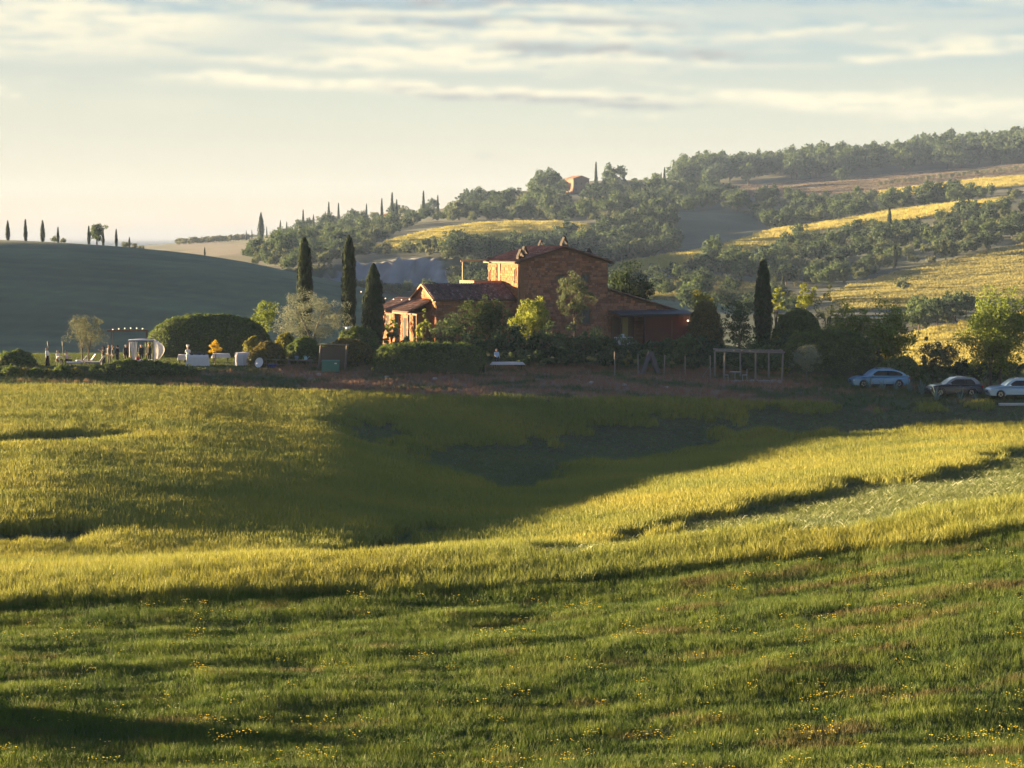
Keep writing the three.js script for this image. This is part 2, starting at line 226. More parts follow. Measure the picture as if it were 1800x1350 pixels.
function nearColour(x, z) {
  const D = -z, n = fbm(x * 0.2, z * 0.2, 3);
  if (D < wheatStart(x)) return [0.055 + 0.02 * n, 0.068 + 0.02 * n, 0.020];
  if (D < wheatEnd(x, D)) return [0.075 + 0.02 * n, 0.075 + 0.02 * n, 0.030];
  const px = 900 + FPX * x / D;
  if (D < 203) { const m = sstep(-0.25, 0.2, fbm(x * 0.12, z * 0.3, 4) + 0.5 * sstep(330, 600, px) - 0.35 - 0.5 * sstep(1350, 1500, px)); return [lerp(0.065, 0.25 + 0.06 * n, m), lerp(0.080, 0.150 + 0.03 * n, m), lerp(0.026, 0.100, m)]; }
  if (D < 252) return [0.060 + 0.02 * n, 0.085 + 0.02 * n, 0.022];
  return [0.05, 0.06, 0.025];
}
function farColour(x, z) {
  const n = fbm(x * 0.02, z * 0.02, 4), f = N2(x * 0.15, z * 0.15), D = -z;
  const t = 1 + 0.22 * n + 0.10 * f;
  let c = [0.042, 0.052, 0.024];
  if (D < 690 && x < 60 && D > 300) { const q = 1 + 0.25 * N2(x * 0.012, z * 0.05) + 0.22 * N2(x * 0.03 + z * 0.02, z * 0.20) + 0.15 * N2(x * 0.3, z * 0.3); c = [0.046 * q, 0.084 * q, 0.036 * q]; }
  if (isPlot('midWheat', x, z) || isPlot('longWheat', x, z) || isPlot('highWheat', x, z) || isPlot('lowField', x, z)) c = [0.26, 0.22, 0.07];
  else if (isPlot('rightField', x, z)) c = [0.24, 0.19, 0.075];
  else if (isPlot('clearing', x, z)) c = [0.26, 0.19, 0.13];
  else if (isPlot('domeField', x, z)) c = [0.050, 0.064, 0.030];
  else if (isPlot('stripField', x, z)) c = [0.075, 0.085, 0.040];
  else if (isPlot('plough', x, z)) c = [0.085, 0.068, 0.058];
  else if (isPlot('cliff', x, z)) { const q = 1 + 0.35 * N2(x * 0.55, D * 0.02) + 0.2 * N2(x * 1.6, D * 0.05); c = [0.165 * q, 0.168 * q, 0.178 * q]; }
  return [c[0] * t, c[1] * t, c[2] * t];
}
const soilBump = texture(256, 256, (u, v) => { let s = 0; for (const [f, a] of [[6, 0.5], [17, 0.3], [41, 0.2]]) s += a * N3(Math.cos(u * 6.283) * f / 6.283, Math.sin(u * 6.283) * f / 6.283, Math.sin(v * 6.283) * f / 6.283 + 3 * Math.cos(v * 6.283)); const g = 0.5 + 0.5 * s; return [g, g, g]; }, false);
const soil = new THREE.MeshStandardMaterial({ vertexColors: true, roughness: 1, bumpMap: soilBump, bumpScale: 0.12 });
const farSoil = new THREE.MeshStandardMaterial({ vertexColors: true, roughness: 1 });
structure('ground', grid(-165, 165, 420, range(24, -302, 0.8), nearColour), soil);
structure('hillside', grid(-420, 420, 430, range(-300, -830, 2.1), farColour), farSoil);
structure('hillside', grid(-900, -420, 60, range(-300, -830, 10), farColour), farSoil); structure('hillside', grid(420, 1000, 60, range(-300, -830, 10), farColour), farSoil);
structure('far_hillside', grid(-1700, 1900, 620, range(-828, -2300, 6).concat(range(-2330, -4300, 60)), farColour), farSoil);

// ---------------------------------------------------------------- grass and crops
function tuftGeo(seed, n, spread, h, w, lean, head = 0) {
  const r = rng(seed), P = [], Nn = [], I = []; let k = 0;
  for (let b = 0; b < n; b++) {
    const a = r() * 6.283, d = Math.sqrt(r()) * spread, x = Math.cos(a) * d, z = Math.sin(a) * d, yaw = r() * 6.283, hh = h * (0.65 + 0.5 * r());
    const lx = Math.cos(yaw) * lean * hh * (0.3 + r()), lz = Math.sin(yaw) * lean * hh * (0.3 + r());
    const ya = r() * 3.1416, wx = Math.cos(ya) * w, wz = Math.sin(ya) * w, m = 0.6, wt = head ? 1.5 : 0.75;
    const nx = -Math.sin(ya) * 0.9, nz = Math.cos(ya) * 0.9;
    const pts = [[x - wx * .5, 0, z - wz * .5], [x + wx * .5, 0, z + wz * .5], [x + lx * .4 - wx * wt * .5, hh * m, z + lz * .4 - wz * wt * .5], [x + lx * .4 + wx * wt * .5, hh * m, z + lz * .4 + wz * wt * .5], [x + lx, hh, z + lz]];
    for (const q of pts) { P.push(...q); Nn.push(nx, 0.3, nz); }
    I.push(k, k + 1, k + 3, k, k + 3, k + 2, k + 2, k + 3, k + 4); k += 5;
  }
  const g = new THREE.BufferGeometry(); g.setAttribute('position', new THREE.Float32BufferAttribute(P, 3)); g.setAttribute('normal', new THREE.Float32BufferAttribute(Nn, 3)); g.setIndex(I); return g;
}
function scatter(name, label, category, geo, material, list) { // list of [x, y, z, scaleXZ, scaleY, yaw, tiltX, tiltZ, r, g, b]
  const m = new THREE.InstancedMesh(geo, material, list.length), o = new THREE.Object3D(), c = new THREE.Color();
  list.forEach((q, i) => { o.position.set(q[0], q[1], q[2]); o.rotation.set(q[6] || 0, q[5], q[7] || 0); o.scale.set(q[3], q[4], q[3]); o.updateMatrix(); m.setMatrixAt(i, o.matrix); m.setColorAt(i, c.setRGB(q[8], q[9], q[10])); });
  return stuff(m, name, label, category);
}
const bladeMat = leafMat(1, 1, 1, 0.5, { specularIntensity: 0.35, roughness: 0.7 });
const MARGIN = 1.35, HALF = 0.225;
{
  const r = rng(301), A = [[], []], L = [], Nr = [];
  for (let D = 58; D < 191; D += lerp(0.19, 0.30, sstep(60, 190, D))) {
    const sp = lerp(0.19, 0.30, sstep(60, 190, D)), w = HALF * MARGIN * D + 2;
    for (let x = -w; x < w; x += sp) {
      const X = x + (r() - 0.5) * sp * 1.3, Z = -D + (r() - 0.5) * sp * 1.3;
      if (-Z < wheatStart(X) || -Z > wheatEnd(X, -Z)) continue;
      const lod = isLodged(X, Z), y = H(X, Z) - 0.02, n = fbm(X * 0.06, Z * 0.06, 3), f = r();
      const ripe = clamp(0.5 + 0.55 * n + 0.25 * (f - 0.5));
      if (lod) { const weed = lod === 7; if (f < 0.15) continue; const g = r(); L.push([X, y, Z, 1.15, weed && g > 0.72 ? 0.50 + 0.3 * r() : 0.26 + 0.26 * r(), r() * 6.283, (r() - 0.5) * 1.0, (r() - 0.5) * 1.0, lerp(0.15, 0.23, ripe), lerp(0.20, 0.265, ripe), 0.070]); continue; }
      const row = 0.92 + 0.08 * N2(X * 1.1 + Z * 0.15, Z * 0.3);
      (-Z < 90 ? Nr : A[f < 0.5 ? 0 : 1]).push([X, y, Z, 1.0, (0.78 + 0.34 * r()) * row, r() * 6.283, 0.10 * N2(X * 0.3, Z * 0.3), -0.10 + 0.12 * N2(X * 0.25 + 9, Z * 0.25), lerp(0.215, 0.42, ripe), lerp(0.265, 0.385, ripe), lerp(0.058, 0.070, ripe)]);
    }
  }
  scatter('wheat_field', 'standing green gold wheat covering the wide field below the farmhouse', 'wheat', tuftGeo(31, 12, 0.20, 0.52, 0.026, 0.34, 1), bladeMat, A[0]);
  scatter('wheat_field', 'standing green gold wheat covering the wide field below the farmhouse', 'wheat', tuftGeo(32, 12, 0.20, 0.56, 0.026, 0.42, 1), bladeMat, A[1]);
  scatter('flattened_wheat', 'dark flattened patches of wheat and weeds in the field', 'wheat', tuftGeo(33, 22, 0.24, 0.40, 0.015, 0.5, 0), bladeMat, L);
  scatter('wheat_field', 'standing green gold wheat covering the wide field below the farmhouse', 'wheat', tuftGeo(34, 20, 0.17, 0.52, 0.014, 0.36, 1), bladeMat, Nr);
  console.log('wheat', Nr.length, A[0].length + A[1].length, L.length);
}
{
  const r = rng(302), G = [[], []], F = [];
  for (let D = 38; D < 66; D += 0.11) {
    const w = HALF * MARGIN * D + 1.5, sp = 0.16;
    for (let x = -w; x < w; x += sp) {
      const X = x + (r() - 0.5) * sp * 1.4, Z = -D + (r() - 0.5) * 0.2;
      if (-Z > wheatStart(X) + 0.2) continue;
      const y = H(X, Z) - 0.01, n = fbm(X * 0.22, Z * 0.45, 4), n2 = N2(X * 0.5 + 30, Z * 0.9), dry = sstep(0.12, 0.45, fbm(X * 0.18 + 50, Z * 0.5 + 8, 3) + 0.16 * sstep(0, 8, X) - 0.16), tall = 1 + 0.55 * n + 0.3 * (r() - 0.5);
      const t = clamp(0.5 + 0.7 * n + 0.3 * n2);
      let c = [lerp(0.072, 0.185, t), lerp(0.135, 0.240, t), lerp(0.020, 0.034, t)];
      c = [lerp(c[0], 0.22, dry * 0.7), lerp(c[1], 0.155, dry * 0.7), lerp(c[2], 0.065, dry * 0.7)];
      const up = 1 + 0.35 * sstep(3, 0, wheatStart(X) + Z);
      G[r() < 0.5 ? 0 : 1].push([X, y, Z, 1, clamp(tall, 0.4, 2) * up, r() * 6.283, (r() - 0.5) * 0.3, (r() - 0.5) * 0.3, ...c]);
      const fl = fbm(X * 0.35 + 11, Z * 0.7 + 3, 3) + 0.10 * sstep(52, 42, D) - 0.05;
      if (fl > 0.33 && r() < 0.12 + 0.8 * (fl - 0.33)) F.push([X, y, Z, 1, 0.8 + 0.5 * r(), r() * 6.283, 0, 0, 0.50 + 0.1 * r(), 0.40 + 0.06 * r(), 0.02]);
    }
  }
  scatter('meadow_grass', 'short rough green grass on the slope in the foreground', 'grass', tuftGeo(41, 14, 0.12, 0.22, 0.011, 0.5), bladeMat, G[0]);
  scatter('meadow_grass', 'short rough green grass on the slope in the foreground', 'grass', tuftGeo(42, 14, 0.12, 0.20, 0.011, 0.7), bladeMat, G[1]);
  { // yellow flower heads on stalks
    const rr = rng(43), gs = [];
    for (let i = 0; i < 5; i++) { const g = new THREE.OctahedronGeometry(0.011 + 0.008 * rr(), 0); g.scale(1.3, 0.55, 1.3); g.translate((rr() - 0.5) * 0.22, 0.24 + 0.14 * rr(), (rr() - 0.5) * 0.22); gs.push(g); }
    scatter('meadow_flowers', 'small yellow wild flowers dotted through the foreground grass', 'flowers', merge(gs), mat(1, 1, 1, 0.8), F);
  }
  console.log('meadow', G[0].length + G[1].length, F.length);
}
{ // bank, lawn and garden ground
  const r = rng(303), B = [], Lw = [];
  for (let D = 183; D < 206; D += 0.33) for (let x = -66; x < 66; x += 0.42) {
    const X = x + (r() - 0.5) * 0.5, Z = -D + (r() - 0.5) * 0.4; if (-Z < wheatEnd(X, -Z) + 0.1) continue;
    const px = 900 + FPX * X / -Z, n = fbm(X * 0.12, Z * 0.3, 4), dry = sstep(-0.25, 0.2, n + 0.5 * sstep(330, 600, px) - 0.35 - 0.5 * sstep(1350, 1500, px));
    const bare = fbm(X * 0.4, Z * 0.6, 2); if (bare > 0.18 && px > 350 && r() < 0.75) continue;
    if (-Z > 201 && px < 470) continue;
    B.push([X, H(X, Z) - 0.02, Z, 1, 0.7 + 0.7 * r() + 0.4 * n, r() * 6.283, (r() - 0.5) * 0.7, (r() - 0.5) * 0.7, lerp(0.105, 0.32 + 0.06 * r(), dry), lerp(0.145, 0.190 + 0.03 * r(), dry), lerp(0.045, 0.125, dry)]);
  }
  for (let D = 199; D < 250; D += 0.5) for (let x = -66; x < 66; x += 0.5) {
    const X = x + (r() - 0.5) * 0.5, Z = -D + (r() - 0.5) * 0.5; if (900 + FPX * X / D > 470 && r() < 0.4) continue;
    Lw.push([X, H(X, Z) - 0.01, Z, 1.3, 0.30 + 0.15 * r(), r() * 6.283, 0, 0, 0.115 + 0.04 * r(), 0.160 + 0.03 * r(), 0.035]);
  }
  scatter('bank_grass', 'dry brown grass on the earth bank under the garden', 'grass', tuftGeo(51, 12, 0.28, 0.34, 0.030, 0.6), bladeMat, B);
  scatter('lawn_grass', 'mown green lawn of the garden terrace', 'grass', tuftGeo(52, 14, 0.34, 0.30, 0.030, 0.3), bladeMat, Lw);
}
{ // distant crops
  const r = rng(304), C = [];
  const sow = (k, sp, c0, c1, hs = 1) => { const p = plot[k], x0 = Math.min(...p.map(q => q[0])), x1 = Math.max(...p.map(q => q[0])), z0 = Math.min(...p.map(q => q[1])), z1 = Math.max(...p.map(q => q[1]));
    for (let z = z0; z < z1; z += sp) for (let x = x0; x < x1; x += sp) { const X = x + (r() - 0.5) * sp * 1.4, Z = z + (r() - 0.5) * sp * 1.4; if (Math.abs(X / Z) > 0.27 || !inside(p, X, Z)) continue;
      const lane = N2(X * 0.05 + Z * 0.02, Z * 0.09); if (Math.abs(lane) < 0.05 && r() < 0.7) continue;
      const t = clamp(0.5 + 0.6 * fbm(X * 0.03, Z * 0.03, 3) + 0.3 * (r() - 0.5)); C.push([X, H(X, Z) - 0.05, Z, sp / 0.62, hs * (0.8 + 0.5 * r()) * (0.75 + 0.35 * (lane + 0.5)), r() * 6.283, 0, 0, lerp(c0[0], c1[0], t), lerp(c0[1], c1[1], t), lerp(c0[2], c1[2], t)]); } };
  const g0 = [0.42, 0.38, 0.11], g1 = [0.58, 0.51, 0.15];
  sow('midWheat', 1.25, g0, g1, 1.3); sow('longWheat', 1.25, g0, g1, 1.3); sow('highWheat', 1.5, g0, g1, 1.4); sow('lowField', 0.9, g0, g1, 0.9);
  sow('rightField', 1.1, [0.30, 0.29, 0.11], [0.47, 0.42, 0.15], 0.8); sow('clearing', 1.8, [0.20, 0.15, 0.09], [0.28, 0.20, 0.13], 0.4); sow('stripField', 1.1, [0.17, 0.18, 0.065], [0.30, 0.28, 0.10], 0.6);
  scatter('far_crop', 'golden and tan crops on the hillside fields beyond the farmhouse', 'crop', tuftGeo(61, 12, 0.5, 1.0, 0.13, 0.3), bladeMat, C);
  console.log('crop', C.length);
}

// ---------------------------------------------------------------- plants: leaves are small real faces spread through the crown
class Leaves {
  constructor() { this.P = []; this.N = []; this.C = []; this.I = []; this.k = 0; }
  add(x, y, z, ux, uy, uz, vx, vy, vz, nx, ny, nz, c) { // a folded leaf face: long axis u, half width v
    const P = this.P, k = this.k;
    P.push(x - ux, y - uy, z - uz, x + vx, y + vy, z + vz, x + ux, y + uy, z + uz, x - vx, y - vy, z - vz);
    for (let i = 0; i < 4; i++) { this.N.push(nx, ny, nz); this.C.push(c[0], c[1], c[2]); }
    this.I.push(k, k + 2, k + 1, k, k + 3, k + 2); this.k += 4;
  }
  tri(a, b, c, n, col) { const k = this.k; this.P.push(...a, ...b, ...c); for (let i = 0; i < 3; i++) { this.N.push(...n); this.C.push(...col); } this.I.push(k, k + 1, k + 2); this.k += 3; }
  geometry() { const g = new THREE.BufferGeometry(); g.setAttribute('position', new THREE.Float32BufferAttribute(this.P, 3)); g.setAttribute('normal', new THREE.Float32BufferAttribute(this.N, 3)); g.setAttribute('color', new THREE.Float32BufferAttribute(this.C, 3)); g.setIndex(this.I); return g; }
}
function randDir(r) { const z = r() * 2 - 1, a = r() * 6.283, s = Math.sqrt(1 - z * z); return [s * Math.cos(a), z, s * Math.sin(a)]; }
// put one leaf at p, facing roughly along o (outward), long axis biased upward by up
function leafAt(L, r, p, o, size, col, rough = 0.8, narrow = 0.5, up = 0) {
  const d = randDir(r); let nx = o[0] + d[0] * rough, ny = o[1] + d[1] * rough, nz = o[2] + d[2] * rough; let l = Math.hypot(nx, ny, nz) || 1; nx /= l; ny /= l; nz /= l;
  const e = randDir(r); e[1] += up; let ux = e[1] * nz - e[2] * ny, uy = e[2] * nx - e[0] * nz, uz = e[0] * ny - e[1] * nx;
  if (up) { const t = e[0] * nx + e[1] * ny + e[2] * nz; ux = e[0] - t * nx; uy = e[1] - t * ny; uz = e[2] - t * nz; }
  l = Math.hypot(ux, uy, uz) || 1; const s = size * (0.6 + 0.7 * r()); ux *= s / l; uy *= s / l; uz *= s / l;
  const w = narrow, vx = (ny * uz - nz * uy) * w, vy = (nz * ux - nx * uz) * w, vz = (nx * uy - ny * ux) * w;
  const t = 0.78 + 0.44 * r();
  L.add(p[0], p[1], p[2], ux, uy, uz, vx, vy, vz, nx, ny, nz, [col[0] * t, col[1] * t, col[2] * t * (0.9 + 0.2 * r())]);
}
const white = [1, 1, 1];
function limb(pts, radii, sides = 7) { // tapered bent tube
  const c = new THREE.CatmullRomCurve3(pts.map(p => new THREE.Vector3(...p))), n = pts.length * 3, f = c.computeFrenetFrames(n), P = [], I = [];
  for (let i = 0; i <= n; i++) { const t = i / n, o = c.getPoint(t), q = t * (radii.length - 1), a = Math.min(radii.length - 2, Math.floor(q)), rad = lerp(radii[a], radii[a + 1], q - a);
    for (let s = 0; s < sides; s++) { const w = s / sides * 6.283; P.push(o.x + (f.normals[i].x * Math.cos(w) + f.binormals[i].x * Math.sin(w)) * rad, o.y + (f.normals[i].y * Math.cos(w) + f.binormals[i].y * Math.sin(w)) * rad, o.z + (f.normals[i].z * Math.cos(w) + f.binormals[i].z * Math.sin(w)) * rad); if (i) { const k = i * sides + s, m = i * sides + (s + 1) % sides; I.push(k - sides, m - sides, m, k - sides, m, k); } } }
  const g = new THREE.BufferGeometry(); g.setAttribute('position', new THREE.Float32BufferAttribute(P, 3)); g.setIndex(I); g.computeVertexNormals(); return g;
}
// broad crown: clumps of leaves in an uneven volume; box = [rx, ry, rz], centre at height cy
function crownGeo(o) {
  const { seed, rx, ry, rz = rx, cy, clumps, leaves, size, col = white, clumpR = 0.3, hollow = 0.55, rough = 0.9, narrow = 0.5, up = 0, flat = 0, lean = 0, lump = 0.25, low = -1 } = o;
  const r = rng(seed), L = new Leaves(), R = Math.min(rx, ry, rz);
  for (let c = 0; c < clumps; c++) {
    let d = randDir(r); if (d[1] < low) d[1] = -d[1]; const f = hollow + (1 - hollow) * Math.sqrt(r()), lu = 1 + lump * N3(d[0] * 1.7 + seed, d[1] * 1.7, d[2] * 1.7);
    const cx = d[0] * rx * f * lu + lean * d[1], yy = cy + d[1] * ry * f * lu * (d[1] < 0 ? 1 - flat : 1), cz = d[2] * rz * f * lu, cr = R * clumpR * (0.6 + 0.8 * r()), ct = 0.85 + 0.3 * r();
    for (let k = 0; k < leaves; k++) { const q = randDir(r), s = cr * (0.5 + 0.5 * r()); leafAt(L, r, [cx + q[0] * s, yy + q[1] * s * 0.8, cz + q[2] * s], [q[0] * 0.6 + d[0] * 0.5, q[1] * 0.6 + d[1] * 0.5, q[2] * 0.6 + d[2] * 0.5], size, [col[0] * ct, col[1] * ct, col[2] * ct], rough, narrow, up); }
  }
  return L.geometry();
}
function trunkGeo(seed, h, rad, spreadR, top, forks = 4) {
  const r = rng(seed), gs = [limb([[0, -0.25, 0], [0.05 * (r() - 0.5) * h, h * 0.5, 0.05 * (r() - 0.5) * h], [0.06 * (r() - 0.5) * h, h, 0]], [rad * 1.35, rad, rad * 0.8])];
  for (let i = 0; i < forks; i++) { const a = i / forks * 6.283 + r(), d = spreadR * (0.5 + 0.4 * r()), y1 = lerp(h, top, 0.75 + 0.25 * r()); gs.push(limb([[0, h * 0.85, 0], [Math.cos(a) * d * 0.4, lerp(h, y1, 0.45), Math.sin(a) * d * 0.4], [Math.cos(a) * d, y1, Math.sin(a) * d]], [rad * 0.62, rad * 0.42, rad * 0.12], 5)); }
  return merge(gs);
}
// narrow cypress: flame-like sprays round a tapering column
function cypressGeo(seed, h, rad, n, size, tip = 0.35, belly = 0.35, rounded = 0) {
  const r = rng(seed), L = new Leaves();
  const prof = t => rad * Math.pow(Math.sin(Math.PI * Math.min(1, 0.08 + 0.92 * Math.pow(t, 0.55) * 0.5 + 0.0)), 0.8) * (t < belly ? lerp(0.72, 1, t / belly) : rounded ? Math.pow(1 - Math.pow((t - belly) / (1 - belly), 6), 0.6) * (1 - 0.22 * t) : Math.pow(1 - (t - belly) / (1 - belly), 0.62 + tip));
  for (let i = 0; i < n; i++) {
    const t = Math.pow(r(), 0.9), a = r() * 6.283, lump = 1 + 0.22 * N3(Math.cos(a) * 1.2 + seed, t * h * 0.8, Math.sin(a) * 1.2) + 0.13 * N3(Math.cos(a) * 3, t * h * 2.2 + seed, Math.sin(a) * 3), q = prof(t) * lump * (0.80 + 0.22 * r());
    leafAt(L, r, [Math.cos(a) * q, 0.1 + t * (h - 0.1), Math.sin(a) * q], [Math.cos(a), 0.25, Math.sin(a)], size, white, 0.55, 0.30, 1.8);
  }
  const pts = [[0.01, 0]]; for (let k = 0; k <= 14; k++) pts.push([Math.max(0.02, prof(k / 14) * 0.74), 0.05 + k / 14 * (h - 0.25)]);
  return [L.geometry(), new THREE.LatheGeometry(pts.map(p => new THREE.Vector2(...p)), 10), h];
}
// clipped hedge or dome: a closed body and a skin of leaves. body(u in 0..1 round, v in 0..1 up) -> [x, y, z]
function hedgeGeo(seed, body, nu, nv, n, size, lump = 0.12, col = white, fuzz = 0.10) {
  const r = rng(seed), L = new Leaves(), P = [], I = [], at = (u, v, s = 1) => { const p = body(u, v), k = lump * (N3(p[0] * 0.9 + seed, p[1] * 0.9, p[2] * 0.9) + 0.5 * N3(p[0] * 2.3, p[1] * 2.3 + seed, p[2] * 2.3)); return [p, k]; };
  const nor = (u, v) => { const e = 0.004, a = body(u, v), b = body((u + e) % 1, v), c = body(u, Math.min(1, v + e) === 1 ? v - e : v + e); let x1 = b[0] - a[0], y1 = b[1] - a[1], z1 = b[2] - a[2], s = v + e >= 1 ? -1 : 1, x2 = (c[0] - a[0]) * s, y2 = (c[1] - a[1]) * s, z2 = (c[2] - a[2]) * s; const n = [y2 * z1 - z2 * y1, z2 * x1 - x2 * z1, x2 * y1 - y2 * x1], l = Math.hypot(...n) || 1; return [n[0] / l, n[1] / l, n[2] / l]; };
  for (let j = 0; j <= nv; j++) for (let i = 0; i <= nu; i++) { const u = i / nu % 1, v = Math.min(j / nv, 0.999), [p, k] = at(u, v), q = nor(u, v); P.push(p[0] + q[0] * (k - 0.10), Math.max(p[1] + q[1] * (k - 0.10), -0.2), p[2] + q[2] * (k - 0.10)); if (i && j) { const w = nu + 1, m = j * w + i; I.push(m - w - 1, m, m - w, m - w - 1, m - 1, m); } }
  const core = new THREE.BufferGeometry(); core.setAttribute('position', new THREE.Float32BufferAttribute(P, 3)); core.setIndex(I); core.computeVertexNormals();
  for (let i = 0; i < n; i++) { const u = r(), v = Math.pow(r(), 0.8) * 0.998, [p, k] = at(u, v), q = nor(u, v), d = k - 0.04 + fuzz * (r() - 0.3) * 1.4 + (r() < 0.06 ? 0.16 * r() : 0); leafAt(L, r, [p[0] + q[0] * d, p[1] + q[1] * d, p[2] + q[2] * d], q, size, col, 0.85, 0.55, 0.3); }
  return [L.geometry(), core];
}
// dome: superellipse in plan and section
const domeBody = (rx, h, rz, e = 2.4, ev = 2.2) => (u, v) => { const a = u * 6.28318, c = Math.cos(a), s = Math.sin(a), k = Math.pow(Math.pow(Math.abs(c), e) + Math.pow(Math.abs(s), e), -1 / e), b = v * 1.5708, cv = Math.pow(Math.cos(b), 2 / ev), sv = Math.pow(Math.sin(b), 2 / ev); return [rx * c * k * cv, h * sv, rz * s * k * cv]; };
const vleaf = (r, g, b, t = 0.35) => leafMat(r, g, b, t, { vertexColors: true });
const M = {
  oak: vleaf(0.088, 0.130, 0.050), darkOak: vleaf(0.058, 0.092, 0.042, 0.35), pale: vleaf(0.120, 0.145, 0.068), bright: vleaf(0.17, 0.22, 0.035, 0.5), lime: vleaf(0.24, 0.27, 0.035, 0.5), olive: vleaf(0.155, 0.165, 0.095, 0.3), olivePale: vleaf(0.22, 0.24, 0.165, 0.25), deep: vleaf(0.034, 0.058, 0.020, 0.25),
  cypress: vleaf(0.030, 0.046, 0.017, 0.2), hedge: vleaf(0.110, 0.155, 0.034, 0.5), hedgeRust: vleaf(0.150, 0.125, 0.030, 0.45), hedgeGold: vleaf(0.20, 0.19, 0.025, 0.45), broom: vleaf(0.58, 0.40, 0.015, 0.35), ivy: vleaf(0.060, 0.090, 0.025, 0.35), agave: vleaf(0.13, 0.19, 0.18, 0.1), farCypress: vleaf(0.045, 0.062, 0.032, 0.15),
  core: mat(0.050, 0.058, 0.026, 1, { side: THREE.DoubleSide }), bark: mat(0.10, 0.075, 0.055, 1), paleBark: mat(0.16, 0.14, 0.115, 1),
};

// ---------------------------------------------------------------- far trees
const farProto = [];
{
  const specs = [ // round and spreading crowns about 8 to 12 m tall, unit scale 1
    { rx: 3.6, ry: 3.4, cy: 5.2, clumps: 46, leaves: 30, size: 0.52, clumpR: 0.34, m: M.oak }, { rx: 4.4, ry: 3.3, cy: 5.0, clumps: 50, leaves: 30, size: 0.55, clumpR: 0.34, m: M.darkOak },
    { rx: 3.0, ry: 4.0, cy: 5.6, clumps: 44, leaves: 30, size: 0.50, clumpR: 0.36, m: M.oak }, { rx: 3.9, ry: 2.7, cy: 4.0, clumps: 46, leaves: 30, size: 0.52, clumpR: 0.36, m: M.pale },
    { rx: 4.8, ry: 3.7, cy: 5.4, clumps: 56, leaves: 30, size: 0.56, clumpR: 0.32, m: M.darkOak }, { rx: 2.6, ry: 2.3, cy: 2.9, clumps: 34, leaves: 24, size: 0.40, clumpR: 0.40, m: M.pale },
    { rx: 2.0, ry: 1.6, cy: 2.3, clumps: 22, leaves: 22, size: 0.34, clumpR: 0.42, m: M.olive },
  ];
  specs.forEach((s, i) => farProto.push({ crown: crownGeo({ seed: 700 + i * 7, hollow: 0.35, lump: 0.45, flat: 0.25, ...s }), trunk: trunkGeo(720 + i, s.cy - s.ry * 0.6, 0.055 * s.cy, s.rx * 0.7, s.cy + s.ry * 0.4, 3), m: s.m, top: s.cy + s.ry }));
}
const cypFar = [0, 1, 2].map(i => cypressGeo(800 + i, 10, [0.95, 0.75, 1.3][i], 900, 0.42, 0.1, [0.3, 0.22, 0.4][i]));
function farTree(kind, p, s, label, group, turn, sy = s) {
  const q = farProto[kind], t = thing(kind === 6 ? 'olive_tree' : kind === 5 ? 'hillside_shrub' : 'hillside_tree', label, kind === 5 ? 'shrub' : 'tree', p, turn, group);
  part('trunk', q.trunk, M.bark, t); part('crown', q.crown, q.m, t); t.scale.set(s, sy, s); return t;
}
function farCypress(kind, p, h, label, group, wide = 1) {
  const q = cypFar[kind], t = thing('cypress_tree', label, 'cypress', p, kind * 1.3, group), s = h / 10;
  const c = part('crown', q[0], M.farCypress, t); part('inner_crown', q[1], M.core, c); part('trunk', cylTrunk, M.bark, t); t.scale.set(s * wide, s, s * wide); return t;
}
const cylTrunk = limb([[0, -0.4, 0], [0, 0.6, 0], [0, 1.6, 0]], [0.24, 0.2, 0.14], 6);
const polyOf = list => list.map(([px, row, D0 = 380]) => { const p = ground(px, row, D0); return [p[0], p[2]]; });
const crops = ['midWheat', 'longWheat', 'highWheat', 'clearing', 'rightField', 'lowField', 'cliff', 'domeField'];
function wood(seed, list, n, kinds, s0, s1, label, group, keepOff = crops, minGap = 3) {
  const poly = polyOf(list), r = rng(seed), x0 = Math.min(...poly.map(q => q[0])), x1 = Math.max(...poly.map(q => q[0])), z0 = Math.min(...poly.map(q => q[1])), z1 = Math.max(...poly.map(q => q[1])), out = [];
  for (let tries = 0; tries < n * 60 && out.length < n; tries++) { const x = lerp(x0, x1, r()), z = lerp(z0, z1, r()); const bx = 900 + FPX * x / -z; if (bx > 992 && bx < 1040 && z < -1330 && z > -1600) continue; if (!inside(poly, x, z) || keepOff.some(k => inside(plot[k], x, z)) || out.some(q => Math.hypot(q[0] - x, (q[1] - z) * 0.5) < minGap)) continue; out.push([x, z]); }
  const made = [];
  out.forEach(([x, z]) => { const k = kinds[Math.floor(r() * kinds.length)], s = lerp(s0, s1, r()); if (label) made.push(farTree(k, [x, H(x, z) - 0.4 * s, z], s, label, group, r() * 6.283, s * (0.85 + 0.35 * r()))); else massList.push([k, x, z, s, r() * 6.283, s * (0.85 + 0.3 * r())]); });
  if (made.length > 4) { // the ones that stand out in their group
    const by = f => made.reduce((a, b) => f(b) > f(a) ? b : a), used = new Set(), name = (o, w) => { if (used.has(o)) return; used.add(o); o.userData.label = w + ' of the ' + group; };
    name(by(o => -o.position.x / -o.position.z), 'leftmost'); name(by(o => o.position.x / -o.position.z), 'rightmost'); name(by(o => o.scale.y), 'tallest'); name(by(o => o.position.z), 'nearest'); name(by(o => -o.position.z), 'farthest'); name(by(o => -o.scale.y), 'smallest');
  }
  return out.length;
}
const massList = [];
let nTrees = 0;
nTrees += wood(901, [[1178, 352, 1100], [1200, 334, 1100], [1265, 333, 1100], [1400, 321, 1200], [1520, 312, 1200], [1650, 302, 1200], [1830, 288, 1300], [1830, 278, 1500], [1650, 292, 1500], [1400, 310, 1500], [1200, 322, 1300]], 40, [0, 1, 2, 4, 1], 1.6, 2.2, 'large dark tree at the front edge of the ridge wood above the pale clearing', 'trees along the front of the ridge wood', ['clearing', 'highWheat'], 6);
